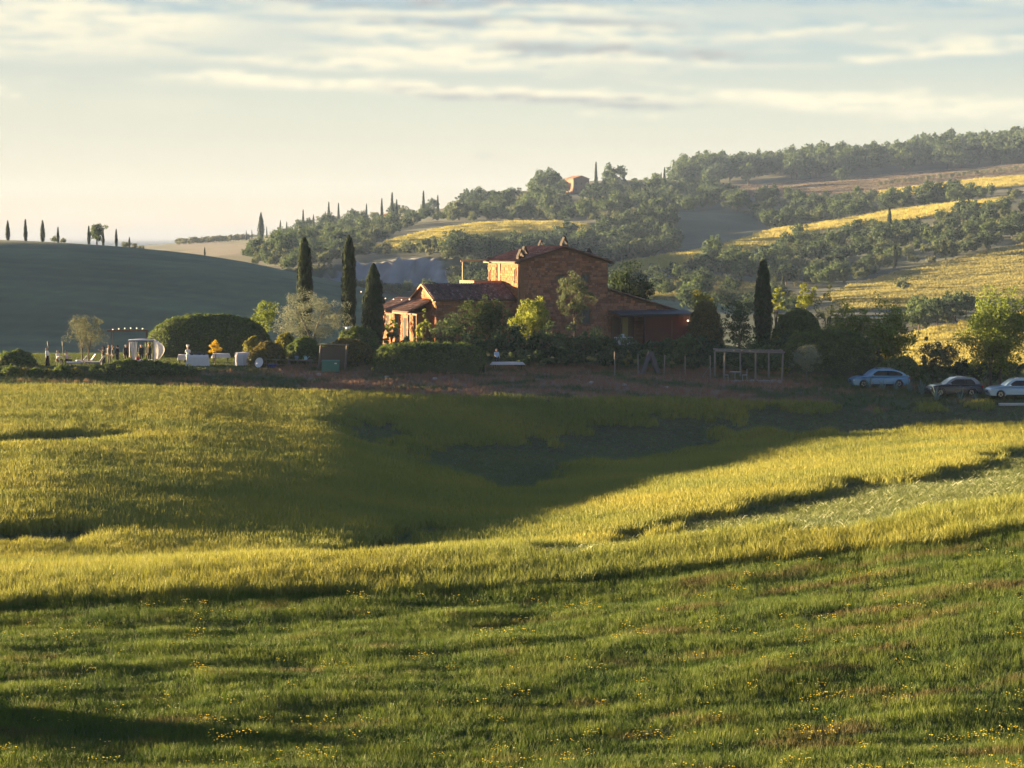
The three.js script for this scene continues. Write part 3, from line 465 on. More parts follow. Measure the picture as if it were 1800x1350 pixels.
wood(902, [[1180, 326, 1300], [1400, 311, 1400], [1650, 293, 1500], [1960, 280, 1500], [1960, 254, 1700], [1800, 260, 1700], [1500, 292, 1700], [1350, 302, 1600], [1200, 314, 1500]], 330, [0, 1, 2, 4], 1.5, 2.2, null, null, ['clearing', 'highWheat'], 4);
nTrees += wood(903, [[1195, 374, 800], [1260, 358, 900], [1350, 354, 900], [1500, 352, 900], [1660, 350, 900], [1790, 346, 900], [1640, 362, 900], [1500, 384, 800], [1400, 402, 800], [1345, 400, 800], [1300, 372, 900]], 42, [0, 1, 4, 3, 2], 0.75, 1.2, 'dark round tree in the belt between the upper and the long golden fields', 'trees of the belt above the long golden field', crops, 4);
nTrees += wood(904, [[1345, 446, 600], [1420, 412, 600], [1560, 404, 700], [1680, 388, 700], [1830, 362, 700], [1830, 428, 500], [1700, 452, 500], [1580, 476, 500], [1450, 502, 500], [1350, 505, 500], [1230, 496, 500], [1180, 478, 600], [1300, 456, 600]], 52, [0, 1, 2, 3, 4, 5, 3], 0.62, 1.05, 'rounded tree in the wooded slope below the long golden field', 'trees of the slope below the long golden field', crops, 3.5);
nTrees += wood(905, [[770, 390, 1000], [850, 358, 1100], [900, 348, 1200], [1000, 336, 1200], [1170, 330, 1200], [1185, 372, 1000], [1060, 390, 1000], [900, 389, 1000], [800, 392, 1000]], 46, [0, 1, 2, 3, 4, 5], 1.0, 1.6, 'tree on the wooded slope under the hilltop farmhouse', 'trees of the slope under the hilltop farmhouse', crops, 4);
wood(915, [[840, 362, 1000], [1000, 345, 1100], [1170, 345, 1100], [1185, 380, 900], [1040, 389, 900], [860, 385, 1000]], 110, [6, 6, 5, 3], 0.9, 1.4, null, null, crops, 3);
nTrees += wood(906, [[1045, 424, 700], [1062, 404, 800], [1180, 388, 900], [1196, 442, 700], [1100, 462, 600], [1060, 472, 600], [1000, 455, 700], [880, 462, 650], [800, 456, 700], [900, 440, 800], [960, 428, 800]], 38, [1, 4, 1, 0, 5], 0.75, 1.15, 'dark tree in the hollow behind the farmhouse roof', 'trees in the hollow behind the farmhouse', crops, 4);
nTrees += wood(907, [[455, 442, 800], [520, 420, 900], [620, 400, 1000], [700, 398, 1000], [650, 438, 800], [560, 452, 800], [480, 466, 750]], 26, [3, 5, 0, 6, 2], 0.7, 1.1, 'small tree on the scrubby slope left of the golden field', 'trees of the scrubby slope', crops, 4);
wood(908, [[560, 455, 700], [640, 446, 800], [860, 438, 800], [1000, 450, 700], [1050, 500, 500], [880, 505, 500], [790, 520, 500], [790, 470, 600], [640, 452, 760], [570, 480, 700]], 120, [5, 6, 3, 6], 0.6, 1.2, null, null, crops, 2.5);
wood(909, [[1080, 520, 430], [1200, 500, 500], [1400, 530, 450], [1450, 548, 420], [1300, 575, 400], [1080, 560, 400]], 26, [5, 0, 1], 0.45, 0.8, null, null, crops, 2.5);
nTrees += wood(910, [[1580, 578, 400], [1620, 560, 420], [1690, 556, 430], [1730, 560, 430], [1690, 574, 400], [1620, 588, 390]], 14, [0, 2, 3, 0], 0.50, 0.66, 'rounded tree in the clump beyond the hedges, above the lowest golden field', 'trees of the low clump', ['lowField', 'rightField'], 2.2);
nTrees += wood(911, [[600, 405, 1200], [700, 384, 1200], [800, 366, 1300], [880, 352, 1300], [880, 345, 1500], [760, 368, 1500], [620, 392, 1500]], 26, [0, 1, 3, 5, 2], 0.8, 1.25, 'tree on the skyline of the long ridge left of the hilltop farmhouse', 'trees along the long ridge', crops, 4);
const fill = (seed, list, n, s0 = 0.55, s1 = 1.1, kinds = [5, 6, 3, 5, 0, 1], gap = 2.2) => wood(seed, list, n, kinds, s0, s1, null, null, crops, gap);
fill(921, [[1195, 374, 800], [1260, 356, 900], [1350, 352, 900], [1500, 350, 900], [1660, 348, 900], [1800, 343, 900], [1800, 352, 900], [1640, 366, 900], [1500, 388, 800], [1400, 406, 800], [1340, 404, 800], [1300, 372, 900]], 200, 0.5, 1.0);
fill(922, [[1340, 450, 600], [1420, 412, 600], [1560, 404, 700], [1680, 388, 700], [1900, 350, 700], [1900, 415, 500], [1700, 454, 500], [1580, 478, 500], [1450, 506, 500], [1350, 510, 480], [1230, 500, 500], [1180, 480, 600], [1300, 458, 600]], 330, 0.4, 0.85);
fill(923, [[770, 390, 1000], [850, 358, 1100], [900, 348, 1200], [1000, 336, 1200], [1185, 330, 1200], [1200, 375, 1000], [1060, 392, 1000], [900, 390, 1000], [800, 393, 1000]], 300, 0.6, 1.1);
fill(924, [[1045, 424, 700], [1062, 404, 800], [1190, 386, 900], [1196, 442, 700], [1100, 462, 600], [1060, 480, 600], [1000, 490, 560], [880, 500, 560], [800, 470, 700], [860, 446, 700], [960, 430, 800]], 330, 0.5, 0.95, [1, 4, 5, 3, 1]);
fill(925, [[440, 446, 800], [520, 420, 900], [620, 400, 1000], [700, 392, 1100], [760, 384, 1100], [680, 420, 900], [640, 444, 800], [560, 458, 760], [470, 470, 720]], 240, 0.5, 0.9);
fill(926, [[440, 420, 1200], [600, 402, 1200], [760, 376, 1200], [880, 350, 1300], [880, 342, 1500], [700, 372, 1500], [450, 414, 1500]], 200, 0.7, 1.1);
fill(927, [[1160, 352, 1100], [1200, 332, 1200], [1265, 333, 1200], [1290, 352, 1000], [1230, 372, 900], [1190, 380, 900]], 60, 0.7, 1.2, [0, 1, 4]);
fill(929, [[430, 452, 700], [480, 440, 760], [600, 425, 860], [650, 446, 790], [600, 452, 785], [560, 475, 742], [520, 480, 700], [450, 468, 690]], 150, 0.4, 0.8);
fill(930, [[800, 520, 560], [800, 470, 700], [780, 452, 780], [860, 445, 780], [960, 455, 700], [1000, 500, 560], [900, 530, 500]], 180, 0.45, 0.9);
fill(931, [[600, 505, 700], [700, 505, 690], [790, 505, 690], [790, 515, 660], [700, 520, 640], [600, 512, 680]], 40, 0.3, 0.6);
fill(928, [[980, 505, 480], [1080, 480, 560], [1200, 475, 560], [1200, 498, 480], [1080, 515, 440], [960, 540, 430]], 26, 0.4, 0.7, [0, 1, 5]);
{ // the tree line at the low left end of the far ridge
  const r = rng(912); for (let i = 0; i < 26; i++) { const px = 312 + i * 4.9 + r() * 2, D = 1500 + 60 * r(), p = onGround(px, D); farTree(6, [p[0], p[1] - 0.3, p[2]], 1.2 + 0.35 * r(), 'small tree in the even row along the low left end of the ridge', 'row of small trees on the ridge', r() * 6); nTrees++; }
  for (let i = 0; i < 26; i++) { const px = 1545 + i * 10.5 + r() * 3, p = ground(px, 327 - i * 1.15, 1100); farTree(6, [p[0], p[1] - 0.3, p[2]], 0.8 + 0.3 * r(), 'small olive tree in the row along the pale clearing', 'row of olive trees along the clearing', r() * 6); nTrees++; }
}
{ // single far trees
  const one = (px, row, D0, kind, s, label, sy) => { const p = ground(px, row, D0); farTree(kind, [p[0], p[1] - 0.3, p[2]], s, label, null, px, sy); };
  one(1480, 322, 1200, 4, 1.1, 'large dark tree standing alone on the pale clearing below the ridge wood');
  one(1676, 345, 1000, 4, 1.0, 'broad dark tree between the two upper golden fields');
  one(1587, 512, 500, 5, 0.78, 'small round bush standing alone in the tan field at right');
  one(1715, 388, 700, 0, 0.95, 'bushy oak at the right end of the long golden field');
  one(968, 338, 1200, 1, 1.8, 'tall spreading oak just left of the hilltop farmhouse');
  one(1080, 332, 1200, 4, 1.75, 'broad dark oak just right of the hilltop farmhouse');
  one(640, 412, 900, 0, 0.8, 'round tree at the left end of the middle golden field');
  one(820, 364, 1200, 1, 1.35, 'broad dark tree on the ridge above the middle golden field');
}
{ // cypresses on the skylines: [px, base row, height, kind, from, label]
  const G = 'cypresses along the crest of the left hill';
  const hill = [[16, 424, 5.2, 0], [47, 425, 5.7, 1], [77, 426, 5.6, 0], [104, 428, 4.2, 1], [158, 436, 4.9, 1], [183, 438, 4.2, 1], [206, 441, 4.6, 1], [229, 444, 2.8, 0], [361, 452, 2.2, 0]];
  const say = ['leftmost cypress on the crest of the left hill', 'second cypress from the left on the left hill crest', 'third cypress from the left on the left hill crest', 'slim cypress in front of low bushes on the left hill crest', 'slim cypress at the left side of the broad tree on the hill crest', 'slim cypress at the right side of the broad tree on the hill crest', 'lone slim cypress right of the broad tree on the hill crest', 'short cypress where the left hill crest dips to the bushes', 'very small cypress alone on the falling crest of the left hill'];
  hill.forEach(([px, row, h, k], i) => { const p = onGround(px, i === 8 ? 636 : 640); farCypress(k, [p[0], p[1] - 0.15, p[2]], h * 1.08, say[i], G, i === 8 ? 1.4 : 1.45); });
  const one = (px, D, kind, s, label, sy) => { const p = onGround(px, D); farTree(kind, [p[0], p[1] - 0.3, p[2]], s, label, null, px, sy); };
  one(172, 646, 2, 0.66, 'broad dark tree between two slim cypresses on the left hill crest', 0.70);
  one(98, 650, 5, 0.42, 'low bush left of the slim cypress on the left hill crest'); one(113, 652, 5, 0.34, 'smallest bush right of the slim cypress on the left hill crest');
  one(222, 652, 5, 0.40, 'round bush beside the short cypress on the left hill crest'); one(236, 656, 6, 0.55, 'low bush right of the short cypress on the left hill crest'); one(250, 660, 5, 0.36, 'last low bush where the left hill crest falls away');
  const ridge = [[434, 1500, 4.5, 0], [444, 1500, 4.5, 1], [460, 1350, 11.5, 2], [470, 1480, 5, 1], [481, 1490, 3.5, 1], [494, 1480, 6.5, 0], [505, 1470, 5.5, 0], [534, 1450, 9, 1], [552, 1440, 6, 0], [573, 1440, 6, 0], [579, 1430, 10, 1], [596, 1420, 9, 1], [645, 1400, 8, 1], [672, 1380, 10, 1], [690, 1380, 12, 1], [698, 1380, 9, 1], [745, 1330, 11, 1], [770, 1330, 9, 1], [1047, 1560, 16, 1], [1167, 1500, 15, 1], [1161, 1500, 12, 1]];
  ridge.forEach(([px, D, h, k], i) => { const p = onGround(px, D); const lab = i === 2 ? 'thickest cypress on the low left part of the far ridge' : i === 18 ? 'tall cypress rising just right of the hilltop farmhouse' : i === 19 ? 'taller of two cypresses at the left end of the ridge wood' : i === 20 ? 'shorter of two cypresses at the left end of the ridge wood' : 'slim cypress on the skyline of the far ridge left of the hilltop farmhouse'; farCypress(k, [p[0], p[1] - 0.3, p[2]], h * (i < 18 ? 1.5 : 1.15), lab, i === 2 || i > 17 ? null : 'slim cypresses along the far ridge'); });
  const c2 = (px, row, D0, h, k, label, w = 1) => { const p = ground(px, row, D0); farCypress(k, [p[0], p[1] - 0.3, p[2]], h, label, null, w); };
  c2(1563, 426, 650, 13.5, 0, 'tall dark cypress against the long golden field', 1.15); c2(1643, 462, 560, 6.0, 1, 'slim cypress at the right of the wooded slope'); c2(1376, 520, 480, 6.4, 0, 'blurred cypress behind the near dark cypress at right', 1.2); c2(1572, 472, 560, 9.0, 2, 'stout dark cypress at the foot of the wooded slope', 1.1);
  c2(1198, 530, 430, 3.6, 0, 'left of three small cypresses beyond the porch roof', 1.1); c2(1212, 532, 430, 4.4, 2, 'middle one of three small cypresses beyond the porch roof'); c2(1225, 531, 430, 3.6, 0, 'right of three small cypresses beyond the porch roof', 1.1);
}
{ // the woods too dense to pick apart
  farProto.forEach((q, k) => { const list = massList.filter(m => m[0] === k); if (!list.length) return; const place = (geo, m, name, label) => { const im = new THREE.InstancedMesh(geo, m, list.length), o = new THREE.Object3D(); list.forEach((a, i) => { o.position.set(a[1], H(a[1], a[2]) - 0.4 * a[3], a[2]); o.rotation.y = a[4]; o.scale.set(a[3], a[5], a[3]); o.updateMatrix(); im.setMatrixAt(i, o.matrix); }); stuff(im, name, label, 'wood'); };
    place(q.crown, q.m, 'dense_wood', 'dense far wood and scrub covering the ridge and hollows'); });
}
{ // far houses
  const stone = mat(0.17, 0.095, 0.065), roofM = mat(0.20, 0.09, 0.055), dark = mat(0.03, 0.028, 0.028, 0.4);
  const house = (px, D, w, d, h, label, turn) => { const p = onGround(px, D), t = thing('hilltop_house', label, 'house', [p[0], p[1] - 0.5, p[2]], turn);
    const wall = new THREE.Shape([[-w / 2, 0], [w / 2, 0], [w / 2, h], [0, h + w * 0.16], [-w / 2, h]].map(q => new THREE.Vector2(...q))), g = new THREE.ExtrudeGeometry(wall, { depth: d, bevelEnabled: false }); g.translate(0, 0, -d / 2); part('wall', g, stone, t);
    for (const s of [-1, 1]) { const b = new THREE.BoxGeometry(w / 2 + 0.9, 0.3, d + 0.9); b.rotateZ(-s * Math.atan(0.32)); b.translate(s * (w / 4 + 0.1), h + w * 0.08 + 0.2, 0); part('roof', b, roofM, t); }
    for (let i = 0; i < 3; i++) for (let k = 0; k < 2; k++) { const b = new THREE.BoxGeometry(0.9, 1.4, 0.1); b.translate(-w / 3 + i * w / 3, h * (0.26 + 0.42 * k), d / 2 + 0.03); part('window', b, dark, t); }
    const c = new THREE.BoxGeometry(0.8, 1.6, 0.8); c.translate(w * 0.2, h + w * 0.16, -d * 0.2); part('chimney', c, stone, t); return t; };
  house(1014, 1500, 12, 11, 9.5, 'distant reddish farmhouse among trees on the hilltop', 0.5); house(685, 1400, 7, 7, 4.6, 'small ochre house beside the cypresses on the far ridge', 0.4); house(1152, 1290, 4.5, 4, 2.2, 'tiny low hut among the trees above the middle golden field', 0.2);
}
console.log('trees', nTrees, massList.length);

// ---------------------------------------------------------------- the farmhouse
class Pieces { // many small boxes or tiles in one coloured mesh
  constructor() { this.P = []; this.N = []; this.C = []; }
  quad(a, b, c, d, col) { const u = [b[0] - a[0], b[1] - a[1], b[2] - a[2]], v = [d[0] - a[0], d[1] - a[1], d[2] - a[2]], n = [u[1] * v[2] - u[2] * v[1], u[2] * v[0] - u[0] * v[2], u[0] * v[1] - u[1] * v[0]], l = Math.hypot(...n) || 1; for (const p of [a, b, c, a, c, d]) { this.P.push(...p); this.N.push(n[0] / l, n[1] / l, n[2] / l); this.C.push(...col); } }
  geometry() { const g = new THREE.BufferGeometry(); g.setAttribute('position', new THREE.Float32BufferAttribute(this.P, 3)); g.setAttribute('normal', new THREE.Float32BufferAttribute(this.N, 3)); g.setAttribute('color', new THREE.Float32BufferAttribute(this.C, 3)); return g; }
}
// stones on a wall face: origin o, right axis e, outward normal n; top(s) gives the wall's height; holes = [s0, s1, h0, h1]
function stones(seed, o, e, n, len, top, holes = [], tone = [0.275, 0.146, 0.094]) {
  const r = rng(seed), B = new Pieces(), at = (s, h, d) => [o[0] + e[0] * s + n[0] * d, o[1] + h, o[2] + e[2] * s + n[2] * d];
  let h = 0; const maxH = Math.max(...Array.from({ length: 21 }, (_, i) => top(len * i / 20)));
  while (h < maxH) {
    const rh = 0.17 + 0.15 * r(); let s = -0.02 - 0.2 * r();
    while (s < len) {
      const w = rh * (0.9 + 1.6 * r()), s0 = Math.max(s, 0) + 0.014, s1 = Math.min(s + w, len) - 0.014; s += w;
      if (s1 - s0 < 0.06 || h + rh > Math.min(top(s0), top(s1)) + 0.02) continue; if (holes.some(q => s1 > q[0] - 0.02 && s0 < q[1] + 0.02 && h + rh > q[2] - 0.02 && h < q[3] + 0.02)) continue;
      const d = 0.025 + 0.045 * r(), k = 0.02, t = 0.62 + 0.75 * r(), hot = r(), c = [tone[0] * t * (1 + 0.18 * hot), tone[1] * t * (1 - 0.05 * hot), tone[2] * t * (1.1 - 0.35 * hot)], j = () => (r() - 0.5) * 0.03;
      const b = [at(s0, h + 0.012, 0), at(s1, h + 0.012, 0), at(s1, h + rh - 0.012, 0), at(s0, h + rh - 0.012, 0)], f = [at(s0 + k + j(), h + 0.012 + k + j(), d), at(s1 - k + j(), h + 0.012 + k + j(), d), at(s1 - k + j(), h + rh - 0.012 - k + j(), d), at(s0 + k + j(), h + rh - 0.012 - k + j(), d)];
      B.quad(f[0], f[1], f[2], f[3], c); for (let i = 0; i < 4; i++) { const m = (i + 1) % 4; B.quad(b[i], b[m], f[m], f[i], c); }
    }
    h += rh;
  }
  return B.geometry();
}
// barrel tiles on a roof plane: corner o at the eave, e along the eave (length len), up the slope direction u (length run)
function tiles(seed, o, e, u, len, run, tone = [0.215, 0.105, 0.070]) {
  const r = rng(seed), B = new Pieces(), n = [e[1] * u[2] - e[2] * u[1], e[2] * u[0] - e[0] * u[2], e[0] * u[1] - e[1] * u[0]]; if (n[1] < 0) { n[0] *= -1; n[1] *= -1; n[2] *= -1; }
  const pitch = 0.25, step = 0.38, cols = Math.floor(len / pitch);
  for (let i = 0; i < cols; i++) for (let q = 0; q * step < run; q++) {
    const s = (i + 0.5) * pitch + (r() - 0.5) * 0.02, v0 = q * step, v1 = Math.min(run, v0 + step * 1.12), t = 0.55 + 0.8 * r(), pale = r() < 0.12 ? 1.5 : 1, c = [tone[0] * t * pale, tone[1] * t * (pale > 1 ? 1.9 : 0.9 + 0.3 * r()), tone[2] * t * (pale > 1 ? 2.2 : 1)];
    const ring = (v, rad, lift) => [0, 1, 2, 3, 4].map(k => { const a = Math.PI * k / 4, x = -Math.cos(a) * rad, z = Math.sin(a) * rad * 0.85 + lift; return [o[0] + e[0] * (s + x) + u[0] * v + n[0] * z, o[1] + e[1] * (s + x) + u[1] * v + n[1] * z, o[2] + e[2] * (s + x) + u[2] * v + n[2] * z]; });
    const a = ring(v0, 0.105, 0.035 + 0.012 * r()), b = ring(v1, 0.085, 0.008);
    for (let k = 0; k < 4; k++) { B.quad(a[k], a[k + 1], b[k + 1], b[k], c); }
  }
  return B.geometry();
}
const vc = (rough = 0.95) => new THREE.MeshStandardMaterial({ color: 0xffffff, vertexColors: true, roughness: rough, side: THREE.DoubleSide });
const stoneM = vc(0.95), tileM = vc(0.9), mortar = mat(0.195, 0.105, 0.062, 1), roofDeck = mat(0.115, 0.062, 0.045, 1), paneM = new THREE.MeshPhysicalMaterial({ color: RGB(0.075, 0.080, 0.085), roughness: 0.08, specularIntensity: 0.6 }), woodM = mat(0.14, 0.075, 0.040, 0.8), paleWood = mat(0.32, 0.23, 0.14, 0.8), woodGrey = mat(0.17, 0.135, 0.105, 0.95), plaster = mat(0.11, 0.030, 0.022, 0.95), gutterM = mat(0.30, 0.20, 0.13, 0.5);
const box = (x0, x1, y0, y1, z0, z1) => { const g = new THREE.BoxGeometry(x1 - x0, y1 - y0, z1 - z0); g.translate((x0 + x1) / 2, (y0 + y1) / 2, (z0 + z1) / 2); return g; };
const HX = -4 * 0 + (915 - 900) / FPX * 222, HZ = -222, HY = 1.0, TH = 20 * Math.PI / 180;
const toWorld = (x, y, z) => [HX + x * Math.cos(TH) + z * Math.sin(TH), HY + y, HZ - x * Math.sin(TH) + z * Math.cos(TH)];
function prism(outline, z0, z1) { const s = new THREE.Shape(outline.map(p => new THREE.Vector2(...p))), g = new THREE.ExtrudeGeometry(s, { depth: z1 - z0, bevelEnabled: false }); g.translate(0, 0, z0); return g; }
{
  const W = 9.2, L = 9.5, E = 8.0, R = 9.38;
  const h = thing('stone_farmhouse', 'brown stone farmhouse with tiled roofs standing behind the garden trees', 'house', [HX, HY, HZ], TH);
  // main block
  const wall = part('main_wall', prism([[0, -1.5], [W, -1.5], [W, E], [W / 2, R], [0, E]], -L, 0), mortar, h, 'tall gabled main block of brown stone');
  const topG = s => E - 0.05 + (R - E) * (1 - Math.abs(s - W / 2) / (W / 2));
  const winG = [[3.95, 4.45, 6.05, 6.7], [6.5, 7.1, 6.05, 6.75], [6.35, 7.25, 2.0, 3.3]];
  const winL = [[0.4, 0.75, 5.9, 7.0], [2.95, 3.75, 5.75, 7.75], [7.95, 8.25, 5.9, 7.3]];   // s measured from the far end of the left wall
  part('stonework', stones(71, [0, -0.4, 0.004], [1, 0, 0], [0, 0, 1], W, s => topG(s) + 0.4, winG.map(q => [q[0], q[1], q[2] + 0.4, q[3] + 0.4])), stoneM, wall).userData.kind = 'stuff';
  part('stonework', stones(72, [-0.004, -0.4, -L], [0, 0, 1], [-1, 0, 0], L, () => E + 0.35, winL.map(q => [q[0], q[1], q[2] + 0.4, q[3] + 0.4]), [0.27, 0.110, 0.044]), stoneM, wall).userData.kind = 'stuff';
  for (const q of winG) { const w = part('window', [box(q[0], q[1], q[2], q[3], -0.02, 0.012)], paneM, h); part('glazing_bar', [box((q[0] + q[1]) / 2 - 0.025, (q[0] + q[1]) / 2 + 0.025, q[2], q[3], 0.012, 0.035)], woodM, w); part('window_frame', [box(q[0] - 0.08, q[0], q[2], q[3], -0.02, 0.03), box(q[1], q[1] + 0.08, q[2], q[3], -0.02, 0.03), box(q[0] - 0.08, q[1] + 0.08, q[3], q[3] + 0.1, -0.02, 0.09), box(q[0] - 0.08, q[1] + 0.08, q[2] - 0.09, q[2], -0.02, 0.1)], woodM, w); }
  for (const q of winL) { const isDoor = q[1] - q[0] > 0.6, z0 = -L + q[0], z1 = -L + q[1]; const w = part(isDoor ? 'door' : 'window', [box(-0.03, 0.02, q[2], q[3], z0, z1)], isDoor ? woodM : paneM, h); part(isDoor ? 'door_frame' : 'window_frame', [box(-0.09, 0.02, q[2], q[3], z0 - 0.08, z0), box(-0.09, 0.02, q[2], q[3], z1, z1 + 0.08), box(-0.1, 0.02, q[3], q[3] + 0.14, z0 - 0.08, z1 + 0.08)], woodM, w); }
  part('corner_stones', Array.from({ length: 24 }, (_, i) => box(-0.07, i % 2 ? 0.62 : 0.34, -0.4 + i * 0.35, -0.4 + i * 0.35 + 0.325, i % 2 ? -0.34 : -0.62, 0.075)), mat(0.25, 0.125, 0.068, 0.95), wall);
  // roof of the main block: two slopes with deck, tiles, ridge and verge
  const ov = 0.45, slope = Math.hypot(W / 2, R - E), ux = (W / 2) / slope, uy = (R - E) / slope, run = slope + ov;
  const roof = part('roof', [-1, 1].map(s => { const g = new THREE.BoxGeometry(run, 0.12, L + 0.7); g.rotateZ(-s * Math.atan2(R - E, W / 2)); g.translate(W / 2 + s * (run / 2) * ux, R + 0.10 - run / 2 * uy, -L / 2); return g; }), roofDeck, h, 'tiled gable roof of the main block');
  part('roof_tiles', tiles(73, [W / 2 - run * ux, R + 0.18 - run * uy, -L - 0.33], [0, 0, 1], [ux, uy, 0], L + 0.68, run), tileM, roof).userData.kind = 'stuff';
  part('roof_tiles', tiles(74, [W / 2 + run * ux, R + 0.18 - run * uy, -L - 0.33], [0, 0, 1], [-ux, uy, 0], L + 0.68, run), tileM, roof).userData.kind = 'stuff';
  part('ridge_tiles', Array.from({ length: 25 }, (_, i) => { const g = new THREE.CylinderGeometry(0.13, 0.15, 0.44, 8, 1, false, -Math.PI / 2, Math.PI); g.rotateX(Math.PI / 2); g.translate(W / 2, R + 0.20 + 0.01 * (i % 2), -L - 0.1 + i * 0.4); return g; }), mat(0.34, 0.15, 0.085, 0.9), roof);
  for (const s of [-1, 1]) part('gutter', (() => { const g = new THREE.CylinderGeometry(0.075, 0.075, L + 0.6, 8, 1, true, 0, Math.PI); g.rotateX(Math.PI / 2); g.translate(W / 2 + s * (run * ux + 0.05), R + 0.05 - run * uy, -L / 2); return g; })(), gutterM, roof);
  part('drain_pipe', [(() => { const g = new THREE.CylinderGeometry(0.05, 0.05, E + 0.5, 8); g.translate(-0.14, E / 2 - 0.3, -0.25); return g; })()], gutterM, h);
  // chimneys: a stone stub with two slabs leaning together
  const chimney = (x, z, s, k) => { const y = R - Math.abs(x - W / 2) * (R - E) / (W / 2); const c = part('chimney', [box(x - 0.30 * s, x + 0.30 * s, y - 0.2, y + 0.36 * s, z - 0.26 * s, z + 0.26 * s)], mat(0.05, 0.034, 0.027, 1), roof);
    for (const d of [-1, 1]) { const g = new RoundedBoxGeometry(0.07 * s, 0.72 * s, 0.62 * s, 2, 0.03); g.rotateZ(d * 0.42); g.translate(x + d * 0.155 * s, y + 0.68 * s, z); part('chimney_slab', g, mat(0.028, 0.020, 0.017, 0.95), c); }
    part('chimney_cap', [(() => { const g = new THREE.SphereGeometry(0.085 * s, 8, 6); g.translate(x, y + 1.03 * s, z); return g; })()], mat(0.035, 0.025, 0.02, 0.95), c); };
  chimney(0.35, -0.9, 1.15, 0); chimney(1.35, -2.6, 1.1, 1); chimney(4.6, -6.6, 0.75, 2); chimney(4.75, -0.5, 1.1, 3); chimney(7.65, -1.1, 0.85, 4);
  // long left wing
  const x0 = -8.3, z0 = -8.1, z1 = -1.2, e1 = 4.35, r1 = 5.72, mz = (z0 + z1) / 2;
  const wing = part('wing_wall', (() => { const g = prism([[z0, -1.5], [z1, -1.5], [z1, e1], [mz, r1], [z0, e1]], 0, -x0); g.rotateY(-Math.PI / 2); g.translate(0, 0, 0); return g; })(), mortar, h, 'low left wing with a sunlit gable end');
  part('stonework', stones(75, [x0 - 0.004, -0.4, z0], [0, 0, 1], [-1, 0, 0], z1 - z0, s => e1 + 0.35 + (r1 - e1) * (1 - Math.abs(s - (z1 - z0) / 2) / ((z1 - z0) / 2)), [], [0.29, 0.118, 0.048]), stoneM, wing).userData.kind = 'stuff';
  part('stonework', stones(76, [x0, -0.4, z1 + 0.004], [1, 0, 0], [0, 0, 1], -x0, () => e1 + 0.3, []), stoneM, wing).userData.kind = 'stuff';
  const wr = Math.hypot(mz - z0, r1 - e1), wz = (mz - z0) / wr, wy = (r1 - e1) / wr, wrun = wr + 0.4;
  const wroof = part('wing_roof', [-1, 1].map(s => { const g = new THREE.BoxGeometry(-x0 + 0.35, 0.10, wrun); g.rotateX(s * Math.atan2(r1 - e1, mz - z0)); g.translate(x0 / 2 - 0.18, r1 + 0.08 - wrun / 2 * wy, mz + s * wrun / 2 * wz); return g; }), roofDeck, h);
  part('roof_tiles', tiles(77, [x0 - 0.33, r1 + 0.14 - wrun * wy, mz + wrun * wz], [1, 0, 0], [0, wy, -wz], -x0 + 0.30, wrun, [0.17, 0.085, 0.070]), tileM, wroof).userData.kind = 'stuff';
  part('roof_tiles', tiles(78, [x0 - 0.33, r1 + 0.14 - wrun * wy, mz - wrun * wz], [1, 0, 0], [0, wy, wz], -x0 + 0.30, wrun), tileM, wroof).userData.kind = 'stuff';
  part('ridge_tiles', Array.from({ length: 21 }, (_, i) => { const g = new THREE.CylinderGeometry(0.12, 0.14, 0.44, 8, 1, false, -Math.PI / 2, Math.PI); g.rotateX(Math.PI / 2); g.rotateY(Math.PI / 2); g.translate(x0 - 0.1 + i * 0.4, r1 + 0.16 + 0.01 * (i % 2), mz); return g; }), mat(0.30, 0.13, 0.08, 0.9), wroof);
  part('verge_board', [-1, 1].map(s => { const g = new THREE.BoxGeometry(0.06, 0.16, wrun); g.rotateX(s * Math.atan2(r1 - e1, mz - z0)); g.translate(x0 - 0.38, r1 + 0.09 - wrun / 2 * wy, mz + s * wrun / 2 * wz); return g; }), mat(0.30, 0.17, 0.10, 0.9), wroof);
  // terrace behind the wing roof with parapet, post and beam
  const ter = part('terrace', [box(-2.9, -0.01, -1, 5.72, -9.6, -8.15), box(-2.9, -0.01, 5.0, 5.72, -8.15, -5.2)], mortar, h, 'roof terrace with a low parapet');
  part('parapet', [box(-3.0, -2.8, 5.72, 6.12, -9.7, -5.2), box(-2.8, -0.02, 5.72, 6.12, -5.35, -5.17)], mat(0.34, 0.16, 0.10, 0.95), ter);
  part('pergola_post', [box(-2.82, -2.70, 6.12, 8.05, -9.4, -9.28)], paleWood, ter); part('pergola_beam', [(() => { const g = box(-1.5, 1.5, -0.07, 0.07, -0.06, 0.06); g.rotateZ(0.05); g.translate(-1.5, 8.12, -9.34); return g; })()], paleWood, ter); part('pergola_beam', [box(-0.16, -0.03, 7.92, 8.06, -9.3, -0.2)], paleWood, ter);
  // low lean-to at the far left, its long wall lit by the sun
  const lx0 = -10.0, lz0 = -13.2, lz1 = -2.9, lh = 3.1;
  const low = part('lean_to_wall', [box(lx0, x0 - 0.01, -1.5, lh, lz0, lz1)], mortar, h, 'low lean-to with lamps and vines at the left end');
  const lwin = [[1.2, 2.0, 0.9, 2.6], [4.2, 5.0, 0.4, 2.6], [7.0, 8.0, 0.0, 2.5]];
  part('stonework', stones(79, [lx0 - 0.004, -0.4, lz0], [0, 0, 1], [-1, 0, 0], lz1 - lz0, () => lh + 0.35, lwin.map(q => [q[0], q[1], q[2] + 0.4, q[3] + 0.4]), [0.26, 0.112, 0.052]), stoneM, low).userData.kind = 'stuff';
  for (const q of lwin) part(q[1] - q[0] > 0.9 ? 'door' : 'window', [box(lx0 - 0.02, lx0 + 0.02, q[2], q[3], lz0 + q[0], lz0 + q[1])], paneM, h);
